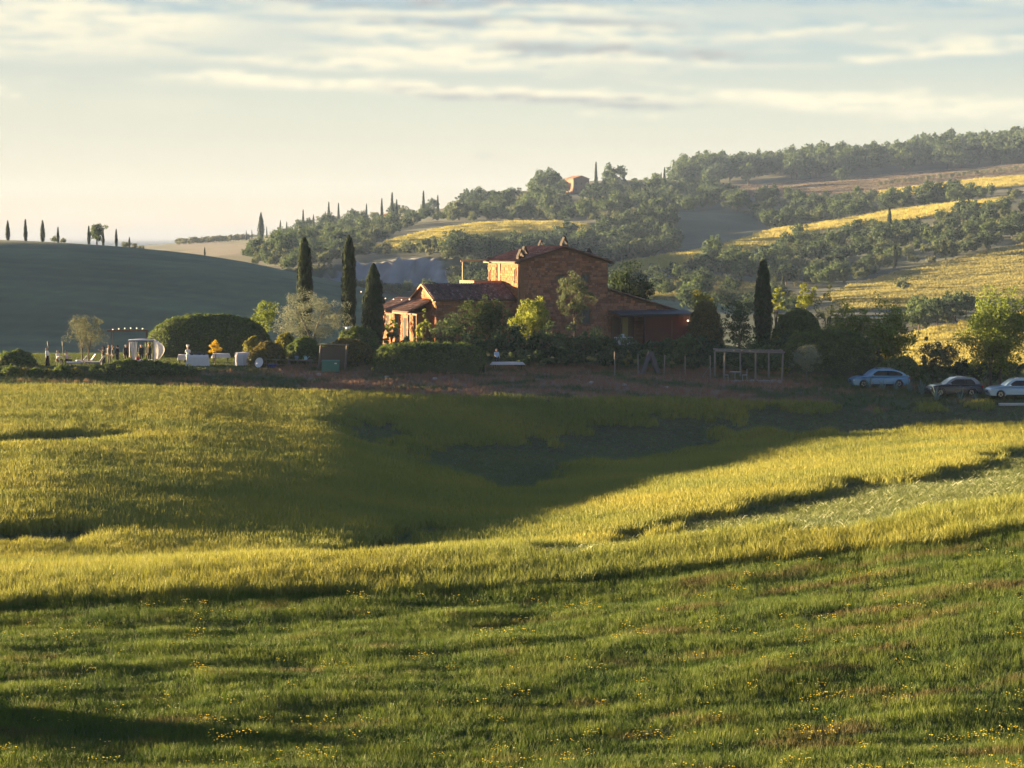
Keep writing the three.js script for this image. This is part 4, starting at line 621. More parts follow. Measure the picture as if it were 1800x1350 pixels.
  const lrun = Math.hypot(2.5, 1.15), lroof = part('lean_to_roof', [(() => { const g = new THREE.BoxGeometry(lrun, 0.10, lz1 - lz0 + 0.9); g.rotateZ(Math.atan2(1.15, 2.5)); g.translate(x0 - 1.22, 3.72, (lz0 + lz1) / 2); return g; })()], roofDeck, h);
  part('roof_tiles', tiles(80, [x0 - 2.47, 3.21, lz0 - 0.4], [0, 0, 1], [2.5 / lrun, 1.15 / lrun, 0], lz1 - lz0 + 0.85, lrun, [0.19, 0.095, 0.072]), tileM, lroof).userData.kind = 'stuff';
  part('eave_beam', [box(lx0 - 0.75, lx0 - 0.6, 2.92, 3.08, lz0 - 0.3, lz1 + 3.3)], woodM, h); part('porch_post', [box(lx0 - 0.74, lx0 - 0.6, -1, 2.92, lz1 + 3.05, lz1 + 3.2)], woodM, h); part('porch_post', [box(lx0 - 0.74, lx0 - 0.6, -1, 2.92, lz1 + 0.4, lz1 + 0.55)], woodM, h);
  // right lean-to with a falling roof line, and the porch before it
  const rx1 = W + 8.4, rt = 5.25, re = 2.85, rl = Math.hypot(8.4, rt - re);
  const side = part('side_wall', prism([[W + 0.01, -1.5], [rx1, -1.5], [rx1, re], [W + 0.01, rt]], -7.5, -0.5), mortar, h, 'right side wing under a long falling roof');
  part('stonework', stones(81, [W + 0.02, -0.4, -0.496], [1, 0, 0], [0, 0, 1], 8.36, s => lerp(rt, re, s / 8.4) + 0.36, []), stoneM, side).userData.kind = 'stuff';
  const sroof = part('side_roof', [(() => { const g = new THREE.BoxGeometry(rl + 0.5, 0.10, 7.7); g.rotateZ(-Math.atan2(rt - re, 8.4)); g.translate(W + 4.4, (rt + re) / 2 + 0.03, -3.95); return g; })()], roofDeck, h);
  part('roof_tiles', tiles(82, [rx1 + 0.44, re - 0.02, -7.7], [0, 0, 1], [-8.4 / rl, (rt - re) / rl, 0], 7.55, rl + 0.4), tileM, sroof).userData.kind = 'stuff';
  const porch = part('porch_roof', [(() => { const g = new THREE.BoxGeometry(8.3, 0.12, 3.1); g.rotateX(0.10); g.translate(W + 4.4, 2.98, 1.0); return g; })()], mat(0.035, 0.035, 0.045, 0.7), h, 'flat dark porch roof');
  part('porch_beam', [box(W + 0.3, W + 8.5, 2.62, 2.82, 2.3, 2.45)], mat(0.05, 0.035, 0.03, 0.9), porch);
  for (const x of [0.4, 2.9, 7.68]) part('porch_post', [box(W + x, W + x + 0.14, -1, 2.62, 2.3, 2.44)], mat(0.09, 0.05, 0.04, 0.9), porch);
  part('porch_wall', [box(W + 3.1, W + 8.3, -1, 2.6, 1.6, 1.75)], plaster, porch, 'dark red plastered wall under the porch'); part('porch_door', [box(W + 6.1, W + 6.18, -0.6, 2.2, 1.75, 1.78)], woodM, porch);
  part('porch_curtain', [box(W + 1.35, W + 2.05, -0.5, 2.5, 0.2, 0.26)], mat(0.32, 0.25, 0.09, 0.9), porch, 'yellowish curtain in the open bay of the porch'); part('porch_opening', [box(W + 0.5, W + 3.0, -0.5, 2.5, -0.43, -0.38)], woodM, porch, 'double wooden door at the back of the porch');
  // wall lantern with two lit bulbs at the porch corner
  const lampM = new THREE.MeshStandardMaterial({ color: 0xfff0d0, emissive: RGB(1, 0.72, 0.38), emissiveIntensity: 0.30 });
  const lamp = thing('porch_lamp', 'lit lamp with two round bulbs at the right corner of the porch', 'lamp', toWorld(W + 7.75, 2.05, 2.62), TH);
  part('bracket', [box(-0.3, 0.3, 0.0, 0.05, -0.12, 0.02), box(-0.03, 0.03, 0, 0.3, -0.14, -0.06)], woodM, lamp);
  for (const x of [-0.28, 0.28]) { const g = new THREE.SphereGeometry(0.10, 12, 8); g.translate(x, 0.14, 0.03); part('bulb', g, lampM, lamp); const l = new THREE.PointLight(RGB(1, 0.7, 0.38), 0.10, 0, 2); const p = toWorld(W + 7.75 + x, 2.19, 2.65); l.position.set(...p); l.castShadow = true; scene.add(l); }
}

// ---------------------------------------------------------------- garden plants
const topAt = (px, row, D) => heightAt(px, row, D) - H((px - 900) / FPX * D, -D);
function hedge(name, label, category, px0, px1, top, D, rz, m, o = {}) {
  const px = (px0 + px1) / 2, p = onGround(px, D), h = topAt(px, top, D), rx = (px1 - px0) / 2 / FPX * D, area = rx * rz * 3 + h * (rx + rz) * 3;
  const [leaf, core] = hedgeGeo(o.seed || Math.round(px * 7 + D), domeBody(rx, h, rz, o.e || 2.6, o.ev || 2.6), 40, 16, Math.round(area * (o.dens || 190)), o.size || 0.085, o.lump || 0.19, white, o.fuzz || 0.17);
  const t = thing(name, label, category, [p[0], p[1] - 0.1, p[2]], o.turn || 0, o.group); part('foliage', leaf, m, t); part('inner_body', core, M.core, t); return t;
}
function tree(name, label, px, D, top, px0, px1, crownLow, m, o = {}) { // crown between rows top and crownLow, px0..px1
  const p = onGround(px, D), h = topAt(px, top, D), low = Math.max(0.1, topAt(px, crownLow, D)), rx = (px1 - px0) / 2 / FPX * D, cx = ((px0 + px1) / 2 - px) / FPX * D, ry = (h - low) / 2, cy = (h + low) / 2;
  const t = thing(name, label, o.category || 'tree', [p[0], p[1] - 0.1, p[2]], 0, o.group);
  const g = crownGeo({ seed: Math.round(px * 3 + D), rx: rx * 0.88, ry: ry * 0.9, rz: o.rz || rx * 0.85, cy: cy + 0.1, clumps: o.clumps || 60, leaves: o.leaves || 70, size: o.size || 0.10, clumpR: o.clumpR || 0.30, hollow: o.hollow ?? 0.35, lump: o.lump ?? 0.4, narrow: o.narrow || 0.5, up: o.up || 0, rough: o.rough || 0.9 }); g.translate(cx, 0, 0);
  part('crown', g, m, t); if (!o.noTrunk) for (const dx of o.trunks || [0]) { const q = trunkGeo(Math.round(px + dx * 10), Math.max(0.5, low * 0.8 + 0.25 * ry), o.trunkR || 0.10, rx * 0.6, cy + ry * 0.5, 4); q.translate(dx, 0, 0); part('trunk', q, o.bark || M.bark, t); }
  return t;
}
function cypress(label, px, D, top, px0, px1, o = {}) {
  const p = onGround(px, D), h = topAt(px, top, D) + 0.2, rad = (px1 - px0) / 2 / FPX * D * 1.0, [leaf, core] = cypressGeo(Math.round(px), h, rad, o.n || 9000, 0.17, o.tip ?? 0.0, o.belly || 0.35, o.rounded);
  const t = thing('cypress_tree', label, 'cypress', [p[0], p[1] - 0.15, p[2]]); const c = part('crown', leaf, M.cypress, t); part('inner_crown', core, M.core, c); part('trunk', limb([[0, -0.3, 0], [0, 0.5, 0], [0, 1.4, 0]], [0.2, 0.17, 0.12], 7), M.bark, t); return t;
}
cypress('tall round topped cypress left, rising behind the big olive tree', 536, 230, 419, 520, 551, { rounded: 1, belly: 0.3 });
cypress('tallest pointed cypress at the right edge of the big olive tree', 614, 228, 416, 600, 628, { rounded: 1, belly: 0.3 });
cypress('shorter dark cypress just left of the farmhouse', 657, 212, 466, 635, 679, { tip: -0.1, belly: 0.4, n: 10000 });
cypress('lone dark cypress right of the farmhouse', 1341, 218, 459, 1324, 1358, { tip: -0.25, belly: 0.42 });
// lawn and left side
tree('olive_tree', 'small sunlit tree with two trunks on the lawn among the guests', 150, 206, 550, 119, 188, 612, M.olive, { trunks: [-0.32, 0.3], clumps: 54, leaves: 80, size: 0.085, narrow: 0.3, clumpR: 0.34, trunkR: 0.07 });
tree('garden_tree', 'bright green leafy tree between the long domed hedge and the olive', 466, 226, 522, 438, 494, 585, M.bright, { clumps: 50, leaves: 60 });
tree('olive_tree', 'big silvery olive tree in front of the two tall cypresses', 548, 214, 508, 482, 617, 604, M.olivePale, { clumps: 120, leaves: 110, size: 0.085, narrow: 0.28, clumpR: 0.24, trunkR: 0.2, bark: M.paleBark });
hedge('clipped_hedge', 'long dark domed hedge behind the white buffet table', 'hedge', 258, 477, 553, 222, 3.2, M.hedge, { e: 3, ev: 2.6, dens: 150 });
hedge('clipped_hedge', 'low rounded hedge along the edge of the lawn below the guests', 'hedge', 146, 347, 634, 198.6, 1.2, M.hedge, { e: 2.6, ev: 2.0, lump: 0.32 });
hedge('round_shrub', 'large sunlit round shrub at the left end of the lawn', 'shrub', -6, 62, 618, 203, 1.5, M.hedge, { lump: 0.22 });
[[18, 30, 645], [38, 20, 647], [62, 26, 646], [84, 22, 650], [108, 30, 644], [134, 24, 648]].forEach(([px, w, top], i) => hedge('small_shrub', ['first small shrub from the left on the slope below the lawn', 'second small shrub from the left on the slope below the lawn', 'third small shrub from the left on the slope below the lawn', 'fourth small shrub from the left on the slope below the lawn', 'fifth small shrub from the left on the slope below the lawn', 'last small shrub on the slope, touching the low hedge'][i], 'shrub', px - w * 0.6, px + w * 0.6, top, 198 + 0.3 * (i % 2), 0.7, i % 2 ? M.hedgeGold : M.hedge, { lump: 0.2, e: 2.1, ev: 2, group: 'small shrubs below the lawn' }));
tree('broom_bush', 'yellow flowering broom bush beside the buffet table', 378, 205.5, 597, 364, 392, 624, M.broom, { category: 'bush', clumps: 26, leaves: 60, size: 0.06, trunkR: 0.05, lump: 0.6 });
hedge('clipped_hedge', 'domed hedge just right of the small white table', 'hedge', 436, 503, 602, 204, 1.6, M.hedgeRust, { e: 2.3, ev: 2.2 });
hedge('gold_shrub', 'yellow leaved shrub peeping over the domed hedges', 'shrub', 480, 522, 589, 209, 1.0, M.hedgeGold, { lump: 0.25 }); hedge('gold_shrub', 'small yellow green shrub behind the small white table', 'shrub', 430, 456, 593, 207.5, 0.7, M.hedgeGold, { lump: 0.2 });
hedge('clipped_hedge', 'green topped domed hedge above the rail fence', 'hedge', 500, 566, 595, 206, 1.6, M.hedge, { e: 2.6, ev: 2.6 });
hedge('clipped_hedge', 'sloping hedge behind the green bin', 'hedge', 556, 664, 597, 205, 1.5, M.hedgeRust, { e: 2.6, ev: 2.0 });
hedge('clipped_hedge', 'long boxy dark hedge on the bank below the farmhouse', 'hedge', 658, 852, 604, 200.5, 1.9, M.hedge, { e: 5, ev: 4.2, lump: 0.2 });
hedge('round_shrub', 'dark mounded shrub at the foot of the shorter cypress', 'shrub', 590, 668, 577, 209.5, 1.4, M.hedge, { lump: 0.25 });
// in front of the farmhouse
tree('garden_tree', 'bright yellow green tree at the corner of the farmhouse', 935, 213, 513, 899, 972, 606, M.lime, { clumps: 90, leaves: 60, size: 0.12, hollow: 0.2, lump: 0.5 });
tree('feathery_tree', 'slim feathery tree with upright branches before the gable', 1010, 215, 484, 978, 1042, 560, M.pale, { clumps: 70, leaves: 60, size: 0.14, narrow: 0.25, up: 1.6, lump: 0.45, clumpR: 0.26, trunkR: 0.09 });
tree('climbing_vine', 'leafy vine climbing the shaded wall of the left wing', 862, 216.6, 518, 800, 912, 606, M.ivy, { category: 'vine', clumps: 190, leaves: 46, size: 0.10, rz: 0.8, hollow: 0.05, lump: 0.6, clumpR: 0.6, trunkR: 0.05 });
tree('vine_arbour', 'sunlit vine hanging on the porch at the left end of the farmhouse', 744, 217.5, 545, 724, 768, 612, M.lime, { category: 'vine', clumps: 36, leaves: 50, size: 0.10, rz: 0.6, lump: 0.6, hollow: 0.1, trunkR: 0.05 });
tree('garden_bush', 'dark leafy bush beside the vine covered porch', 790, 213, 548, 752, 826, 626, M.oak, { category: 'bush', clumps: 60, leaves: 55, hollow: 0.2 });
tree('garden_bush', 'small bright bush in front of the lean-to wall', 688, 216, 560, 676, 702, 600, M.bright, { category: 'bush', clumps: 26, leaves: 50 });
tree('garden_tree', 'round dark tree behind the right side of the farmhouse', 1103, 240, 469, 1056, 1146, 560, M.deep, { clumps: 120, leaves: 80, size: 0.14, hollow: 0.2 });
// right side
hedge('clipped_hedge', 'rusty domed hedge at the right end of the porch', 'hedge', 1208, 1272, 531, 221, 2.0, M.hedgeRust, { e: 2.2, ev: 2.2 });
tree('garden_tree', 'thin golden tree behind the rusty domed hedge', 1240, 236, 503, 1208, 1266, 560, M.hedgeGold, { clumps: 34, leaves: 45, lump: 0.5 });
tree('garden_bush', 'dark pointed bush left of the lone cypress', 1300, 214, 524, 1266, 1332, 612, M.darkOak, { category: 'bush', clumps: 70, leaves: 60, hollow: 0.15, lump: 0.5 });
hedge('clipped_hedge', 'dark domed hedge right of the lone cypress', 'hedge', 1352, 1452, 547, 219, 2.4, M.hedge, { e: 2.4, ev: 2.3 });
tree('garden_tree', 'narrow golden green tree just right of the lone cypress', 1364, 228, 498, 1350, 1380, 575, M.lime, { clumps: 30, leaves: 50 });
tree('garden_tree', 'tall sunlit tree rising over the dark domed hedge', 1411, 227, 487, 1392, 1434, 575, M.lime, { clumps: 46, leaves: 50, lump: 0.55 });
tree('garden_tree', 'loose twiggy tree right of the tall sunlit tree', 1455, 226, 507, 1430, 1486, 585, M.pale, { clumps: 34, leaves: 40, lump: 0.6 });
tree('garden_tree', 'broad yellow green tree left of the gap to the low golden field', 1560, 211, 532, 1506, 1616, 650, M.bright, { clumps: 150, leaves: 65, size: 0.12, hollow: 0.2, lump: 0.5 });
tree('garden_tree', 'smaller yellow green tree between the twiggy tree and the broad tree', 1494, 213, 536, 1448, 1536, 640, M.bright, { clumps: 120, leaves: 60, size: 0.12, hollow: 0.2, lump: 0.5 });
tree('garden_tree', 'big sunlit tree at the right edge of the picture', 1752, 203, 501, 1688, 1822, 662, M.bright, { clumps: 230, leaves: 80, size: 0.12, hollow: 0.2, lump: 0.5, trunkR: 0.14, trunks: [-0.5, 0.4] });
tree('olive_tree', 'small grey olive tree right of the wooden pergola', 1418, 198.5, 604, 1388, 1448, 652, M.olivePale, { clumps: 60, leaves: 70, size: 0.08, narrow: 0.3, trunkR: 0.06, bark: M.paleBark });
hedge('round_shrub', 'dark clipped dome right behind the light blue car', 'shrub', 1532, 1628, 628, 201.5, 1.8, M.hedge, { e: 2.1, ev: 2.1 });
tree('garden_bush', 'loose bush with pale leaves in the gap beside the big right tree', 1648, 208, 594, 1606, 1694, 650, M.pale, { category: 'bush', clumps: 70, leaves: 60, hollow: 0.1, lump: 0.5 });
hedge('clipped_hedge', 'long dark hedge behind the small grey olive tree', 'hedge', 1372, 1540, 582, 206, 1.8, M.hedge, { e: 4, ev: 3.2, lump: 0.25 });
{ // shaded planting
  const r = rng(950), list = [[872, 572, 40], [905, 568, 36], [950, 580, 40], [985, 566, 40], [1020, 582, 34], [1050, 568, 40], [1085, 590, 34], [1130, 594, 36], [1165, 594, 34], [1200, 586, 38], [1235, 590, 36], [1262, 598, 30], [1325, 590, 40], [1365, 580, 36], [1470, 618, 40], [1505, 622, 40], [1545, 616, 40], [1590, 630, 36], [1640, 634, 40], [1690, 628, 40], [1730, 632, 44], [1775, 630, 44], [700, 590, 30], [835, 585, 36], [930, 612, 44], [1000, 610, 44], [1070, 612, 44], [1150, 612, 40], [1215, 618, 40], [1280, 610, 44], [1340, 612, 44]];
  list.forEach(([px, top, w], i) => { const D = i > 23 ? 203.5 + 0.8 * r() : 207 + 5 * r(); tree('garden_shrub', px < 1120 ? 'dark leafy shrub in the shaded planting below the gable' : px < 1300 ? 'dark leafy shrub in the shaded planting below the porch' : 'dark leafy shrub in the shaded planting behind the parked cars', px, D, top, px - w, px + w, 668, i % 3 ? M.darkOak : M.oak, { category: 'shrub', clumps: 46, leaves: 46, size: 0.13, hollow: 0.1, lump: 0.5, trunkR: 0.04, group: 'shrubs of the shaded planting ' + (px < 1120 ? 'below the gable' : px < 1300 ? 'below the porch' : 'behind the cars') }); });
  for (const [px, row, D, lab] of [[1103, 618, 202.5, 'small yellow broom right of the white clothed bench'], [1378, 640, 200.5, 'yellow flowering bush beside the right pergola post'], [1365, 585, 212, 'yellow flowering bush above the pergola']]) tree('broom_bush', lab, px, D, row, px - 9, px + 9, row + 28, M.hedgeGold, { category: 'bush', clumps: 14, leaves: 40, size: 0.07, trunkR: 0.03 });
}
{ // agaves before the cars
  const blade = (r, h) => { const L = new Leaves(), n = 18; for (let i = 0; i < n; i++) { const a = i * 2.4, up = 0.42 + 0.56 * (i / n), hh = h * (0.6 + 0.4 * i / n), c = Math.cos(a), s = Math.sin(a), w = 0.045 * h, out = 0.25 + (1 - up) * 0.9; const b0 = [c * 0.04 - s * w, 0, s * 0.04 + c * w], b1 = [c * 0.04 + s * w, 0, s * 0.04 - c * w], m = [c * out * hh * 0.55, hh * up * 0.62, s * out * hh * 0.55], m0 = [m[0] - s * w, m[1], m[2] + c * w], m1 = [m[0] + s * w, m[1], m[2] - c * w], t = [c * out * hh, hh * Math.min(1, up + 0.05), s * out * hh], nn = [c * up, 0.4, s * up], v = 0.8 + 0.4 * r(), col = [v, v, v]; L.tri(b0, b1, m1, nn, col); L.tri(b0, m1, m0, nn, col); L.tri(m0, m1, t, nn, col); } return L.geometry(); };
  const r = rng(960); [[1508, 196.0, 1.1], [1528, 195.2, 1.3], [1552, 194.6, 1.2], [1576, 195.0, 1.0], [1600, 194.4, 1.2], [1622, 192.6, 1.5], [1648, 189.2, 1.5], [1690, 188.8, 1.2], [1716, 188.4, 1.0]].forEach(([px, D, h], i) => { const p = onGround(px, D); single('agave_plant', blade(r, h), M.agave, ['leftmost agave before the light blue car', 'second agave from the left before the light blue car', 'third agave from the left before the light blue car', 'agave before the rear wheel of the light blue car', 'agave at the tail of the light blue car', 'tall agave between the light blue and the dark car', 'tall agave before the front of the dark car', 'agave before the rear door of the dark car', 'agave at the tail of the dark car'][i], 'agave', [p[0], p[1] - 0.03, p[2]], r() * 6, 'agaves along the parking edge'); });
}

// ---------------------------------------------------------------- people
const SKIN = [0.42, 0.24, 0.16], BLACK = [0.012, 0.012, 0.015], WHITE = [0.72, 0.70, 0.68], NAVY = [0.015, 0.018, 0.035];
const personM = new THREE.MeshStandardMaterial({ vertexColors: true, roughness: 0.85 }), hairM = c => mat(c[0], c[1], c[2], 0.7);
function person(label, px, D, turn, o = {}) {
  const { top = WHITE, legs = BLACK, sleeve = top, hair = [0.02, 0.014, 0.01], sit = 0, dress = 0, h = 1.74, arms = [[0.12, 0.1], [0.12, 0.1]], hatCol, yOff = 0, seat = 0.46 } = o, k = h / 1.74;
  const p = o.at || onGround(px, D), hip = sit ? seat + 0.06 : 0.93, sh = hip + 0.50, B = []; // bones: a, b, ra, rb, colour
  const add = (a, b, ra, rb, c) => B.push([a, b, ra, rb, c]);
  add([-0.08, hip, 0], [0.08, hip, 0], 0.125, 0.125, legs); add([0, hip + 0.08, 0], [0, hip + 0.30, 0.01], 0.125, 0.135, top); add([-0.13, sh - 0.03, 0], [0.13, sh - 0.03, 0], 0.085, 0.085, top); add([0, hip + 0.2, 0], [0, sh - 0.06, 0], 0.13, 0.12, top);
  add([0, sh, 0], [0, sh + 0.12, 0.01], 0.055, 0.05, SKIN); add([0, sh + 0.20, 0.015], [0, sh + 0.245, 0.01], 0.088, 0.098, SKIN); add([0, sh + 0.145, 0.04], [0, sh + 0.17, 0.045], 0.05, 0.06, SKIN); add([0, sh + 0.195, 0.105], [0, sh + 0.205, 0.108], 0.016, 0.012, SKIN);
  for (const s of [-1, 1]) {
    add([s * 0.092, sh + 0.20, 0.0], [s * 0.097, sh + 0.215, -0.005], 0.02, 0.02, SKIN);
    if (dress) { add([s * 0.06, hip, 0], [s * 0.10, 0.12, 0.02], 0.14, 0.17 + 0.05 * dress, legs); add([0, hip, 0], [0, 0.12, 0], 0.14, 0.18, legs); }
    else if (sit) { add([s * 0.09, hip, 0], [s * 0.11, hip - 0.01, 0.43], 0.085, 0.06, legs); add([s * 0.11, hip - 0.02, 0.43], [s * 0.11, 0.09, 0.47], 0.058, 0.042, legs); add([s * 0.11, 0.045, 0.44], [s * 0.12, 0.04, 0.62], 0.042, 0.035, BLACK); }
    else { add([s * 0.095, hip - 0.02, 0], [s * 0.105, 0.50, 0.02], 0.09, 0.065, legs); add([s * 0.105, 0.5, 0.02], [s * 0.11, 0.09, -0.01], 0.062, 0.045, legs); add([s * 0.11, 0.045, -0.02], [s * 0.125, 0.035, 0.16], 0.042, 0.034, BLACK); }
    const [fw, out] = arms[s < 0 ? 0 : 1], e = [s * (0.20 + 0.10 * out), sh - 0.30 + 0.1 * fw, 0.10 * fw], w = [s * (0.21 + 0.12 * out), e[1] - 0.25 * (1 - Math.min(1.9, fw * 1.3)), e[2] + 0.24 * Math.min(1, fw * 1.3)];
    add([s * 0.19, sh - 0.04, 0], e, 0.055, 0.045, sleeve); add(e, w, 0.043, 0.032, o.bare ? SKIN : sleeve); const d = [w[0] - e[0], w[1] - e[1], w[2] - e[2]], l = Math.hypot(...d), hnd = [w[0] + d[0] / l * 0.09, w[1] + d[1] / l * 0.09, w[2] + d[2] / l * 0.09]; add(w, hnd, 0.03, 0.034, SKIN);
    o['hand' + s] = [hnd, d.map(v => v / l), s];
  }
  const res = 64, S = 1.0, mc = new MarchingCubes(res, personM, false, false, 60000), cy = 0.9, dist = (q, b) => { const [a, c, ra, rb] = b, ux = c[0] - a[0], uy = c[1] - a[1], uz = c[2] - a[2], t = clamp(((q[0] - a[0]) * ux + (q[1] - a[1]) * uy + (q[2] - a[2]) * uz) / (ux * ux + uy * uy + uz * uz + 1e-9)); return Math.hypot(q[0] - a[0] - ux * t, q[1] - a[1] - uy * t, q[2] - a[2] - uz * t) - lerp(ra, rb, t); };
  mc.isolation = 0; const half = res / 2;
  for (let z = 0; z < res; z++) { const Z = (z - half) / half * S; if (Z < -0.36 || Z > 0.82) { for (let y = 0; y < res; y++) for (let x = 0; x < res; x++) mc.field[z * res * res + y * res + x] = -1; continue; } for (let y = 0; y < res; y++) for (let x = 0; x < res; x++) { const q = [(x - half) / half * S, (y - half) / half * S + cy, Z]; let d = 9; if (Math.abs(q[0]) < 0.55) for (const b of B) { const e = dist(q, b), kk = 0.03, hh = clamp(0.5 + 0.5 * (d - e) / kk); d = lerp(d, e, hh) - kk * hh * (1 - hh); } mc.field[z * res * res + y * res + x] = -d; } }
  mc.update(); const n = mc.count, P = new Float32Array(n * 3), Nn = new Float32Array(n * 3), C = new Float32Array(n * 3);
  for (let i = 0; i < n; i++) { const q = [mc.positionArray[i * 3] * S, mc.positionArray[i * 3 + 1] * S + cy, mc.positionArray[i * 3 + 2] * S]; P.set(q, i * 3); let best = 9, c = SKIN; for (const b of B) { const e = dist(q, b); if (e < best) { best = e; c = b[4]; } } C.set(c, i * 3); Nn.set([mc.normalArray[i * 3], mc.normalArray[i * 3 + 1], mc.normalArray[i * 3 + 2]], i * 3); }
  const body = new THREE.BufferGeometry(); body.setAttribute('position', new THREE.BufferAttribute(P, 3)); body.setAttribute('normal', new THREE.BufferAttribute(Nn, 3)); body.setAttribute('color', new THREE.BufferAttribute(C, 3));
  const bodies = [body];
  for (const s of [-1, 1]) { const [hd, d] = o['hand' + s]; for (let f = 0; f < 5; f++) { const len = [0.055, 0.075, 0.085, 0.078, 0.06][f], g = new THREE.CapsuleGeometry(0.0095, len, 2, 6), spread = (f - 2.2) * 0.016, v = new THREE.Vector3(d[0], d[1], d[2]); if (f === 0) v.add(new THREE.Vector3(0, 0, 0.8)).normalize(); g.applyQuaternion(new THREE.Quaternion().setFromUnitVectors(new THREE.Vector3(0, 1, 0), v)); g.translate(hd[0] + v.x * 0.05 - (f ? 0 : 0.02 * d[0]), hd[1] + v.y * 0.05 - (f ? 0 : 0.03 * d[1]), hd[2] + v.z * 0.05 + (f ? spread : 0.02)); const nn = g.toNonIndexed(); nn.deleteAttribute('uv'); const c = new Float32Array(nn.attributes.position.count * 3); for (let i = 0; i < c.length; i += 3) c.set(SKIN, i); nn.setAttribute('color', new THREE.BufferAttribute(c, 3)); bodies.push(nn); } }
  const t = thing('person', label, 'person', [p[0], p[1] - 0.01 + yOff, p[2]], turn, o.group); t.scale.setScalar(k); part('body', mergeGeometries(bodies), personM, t);
  const hg = new THREE.SphereGeometry(0.112, 14, 10, 0, 6.2832, 0, 1.75); hg.scale(0.95, 1.08, 1.08); hg.rotateX(-0.42); hg.translate(0, sh + 0.235, -0.012); const hs = [hg]; if (o.long) { const b = new THREE.CapsuleGeometry(0.085, 0.16, 4, 10); b.scale(1, 1, 0.6); b.translate(0, sh + 0.12, -0.075); hs.push(b); } part('hair', hs, hairM(hair), t);
  for (const s of [-1, 1]) { const e = new THREE.SphereGeometry(0.012, 6, 5); e.translate(s * 0.036, sh + 0.225, 0.098); part('eye', e, mat(0.03, 0.02, 0.02, 0.4), t); } const mo = new THREE.BoxGeometry(0.045, 0.01, 0.01); mo.translate(0, sh + 0.145, 0.097); part('mouth', mo, mat(0.30, 0.10, 0.09, 0.6), t);
  if (hatCol) { const g = new THREE.CylinderGeometry(0.15, 0.105, 0.20, 12); g.translate(0, sh + 0.40, -0.02); part('hat', g, mat(...hatCol, 0.8), t); }
  return t;
}
const G1 = 'guests on the lawn';
person('guest in a white top and black skirt, leftmost of those on the lawn', 82, 204, 1.2, { legs: BLACK, dress: 0.2, long: 1, h: 1.62, group: G1 });
person('guest in white seated left of the small two trunked tree, with long hair', 101, 204.5, 1.0, { sit: 1, long: 1, legs: [0.05, 0.04, 0.04], arms: [[0.8, 0.1], [0.7, 0.1]], group: G1, seat: 0.5 });
person('guest in a pale pink top seated nearest the two trunked tree', 116, 204.2, 1.3, { sit: 1, top: [0.55, 0.42, 0.40], legs: [0.03, 0.03, 0.04], arms: [[0.6, 0.2], [0.8, 0.1]], group: G1, seat: 0.5 });
person('guest in a long dark dress right of the two trunked tree, one arm stretched', 181, 205, -1.2, { top: BLACK, sleeve: SKIN, legs: BLACK, dress: 0.6, long: 1, bare: 1, arms: [[0.2, 0.1], [1.2, 0.9]], group: G1 });
person('guest in a grey suit standing behind the two in dark suits', 191, 208, -0.6, { top: [0.16, 0.14, 0.13], legs: [0.10, 0.09, 0.09], h: 1.74, group: G1 });
person('guest in a dark suit standing left of the white canopy bed', 198, 206, -1.0, { top: BLACK, legs: BLACK, h: 1.80, group: G1 });
person('broad guest in a dark navy suit nearest the white canopy bed', 206, 204.8, -1.9, { top: NAVY, legs: NAVY, h: 1.82, arms: [[0.3, 0.3], [0.3, 0.3]], group: G1 });
person('guest in black standing just behind the left post of the canopy bed', 221, 208.2, 0.4, { top: BLACK, legs: BLACK, h: 1.76, group: G1 });
person('left of two guests in black seen through the open canopy bed', 248, 208.6, 0.2, { top: BLACK, legs: BLACK, h: 1.74, group: G1 });
person('right of two guests in black seen through the open canopy bed', 262, 208.8, -0.3, { top: BLACK, legs: BLACK, h: 1.78, group: G1 });
person('cook in white with a tall white hat behind the buffet table', 330, 206.3, 0.2, { legs: WHITE, hatCol: [0.75, 0.74, 0.72], arms: [[0.9, 0.1], [0.9, 0.1]], h: 1.66, group: G1 });
person('guest in a pale blue shirt among the dark shrubs below the house', 873, 203.2, 0.3, { top: [0.40, 0.52, 0.68], legs: NAVY, arms: [[0.6, 0.1], [0.3, 0.1]], h: 1.72 });

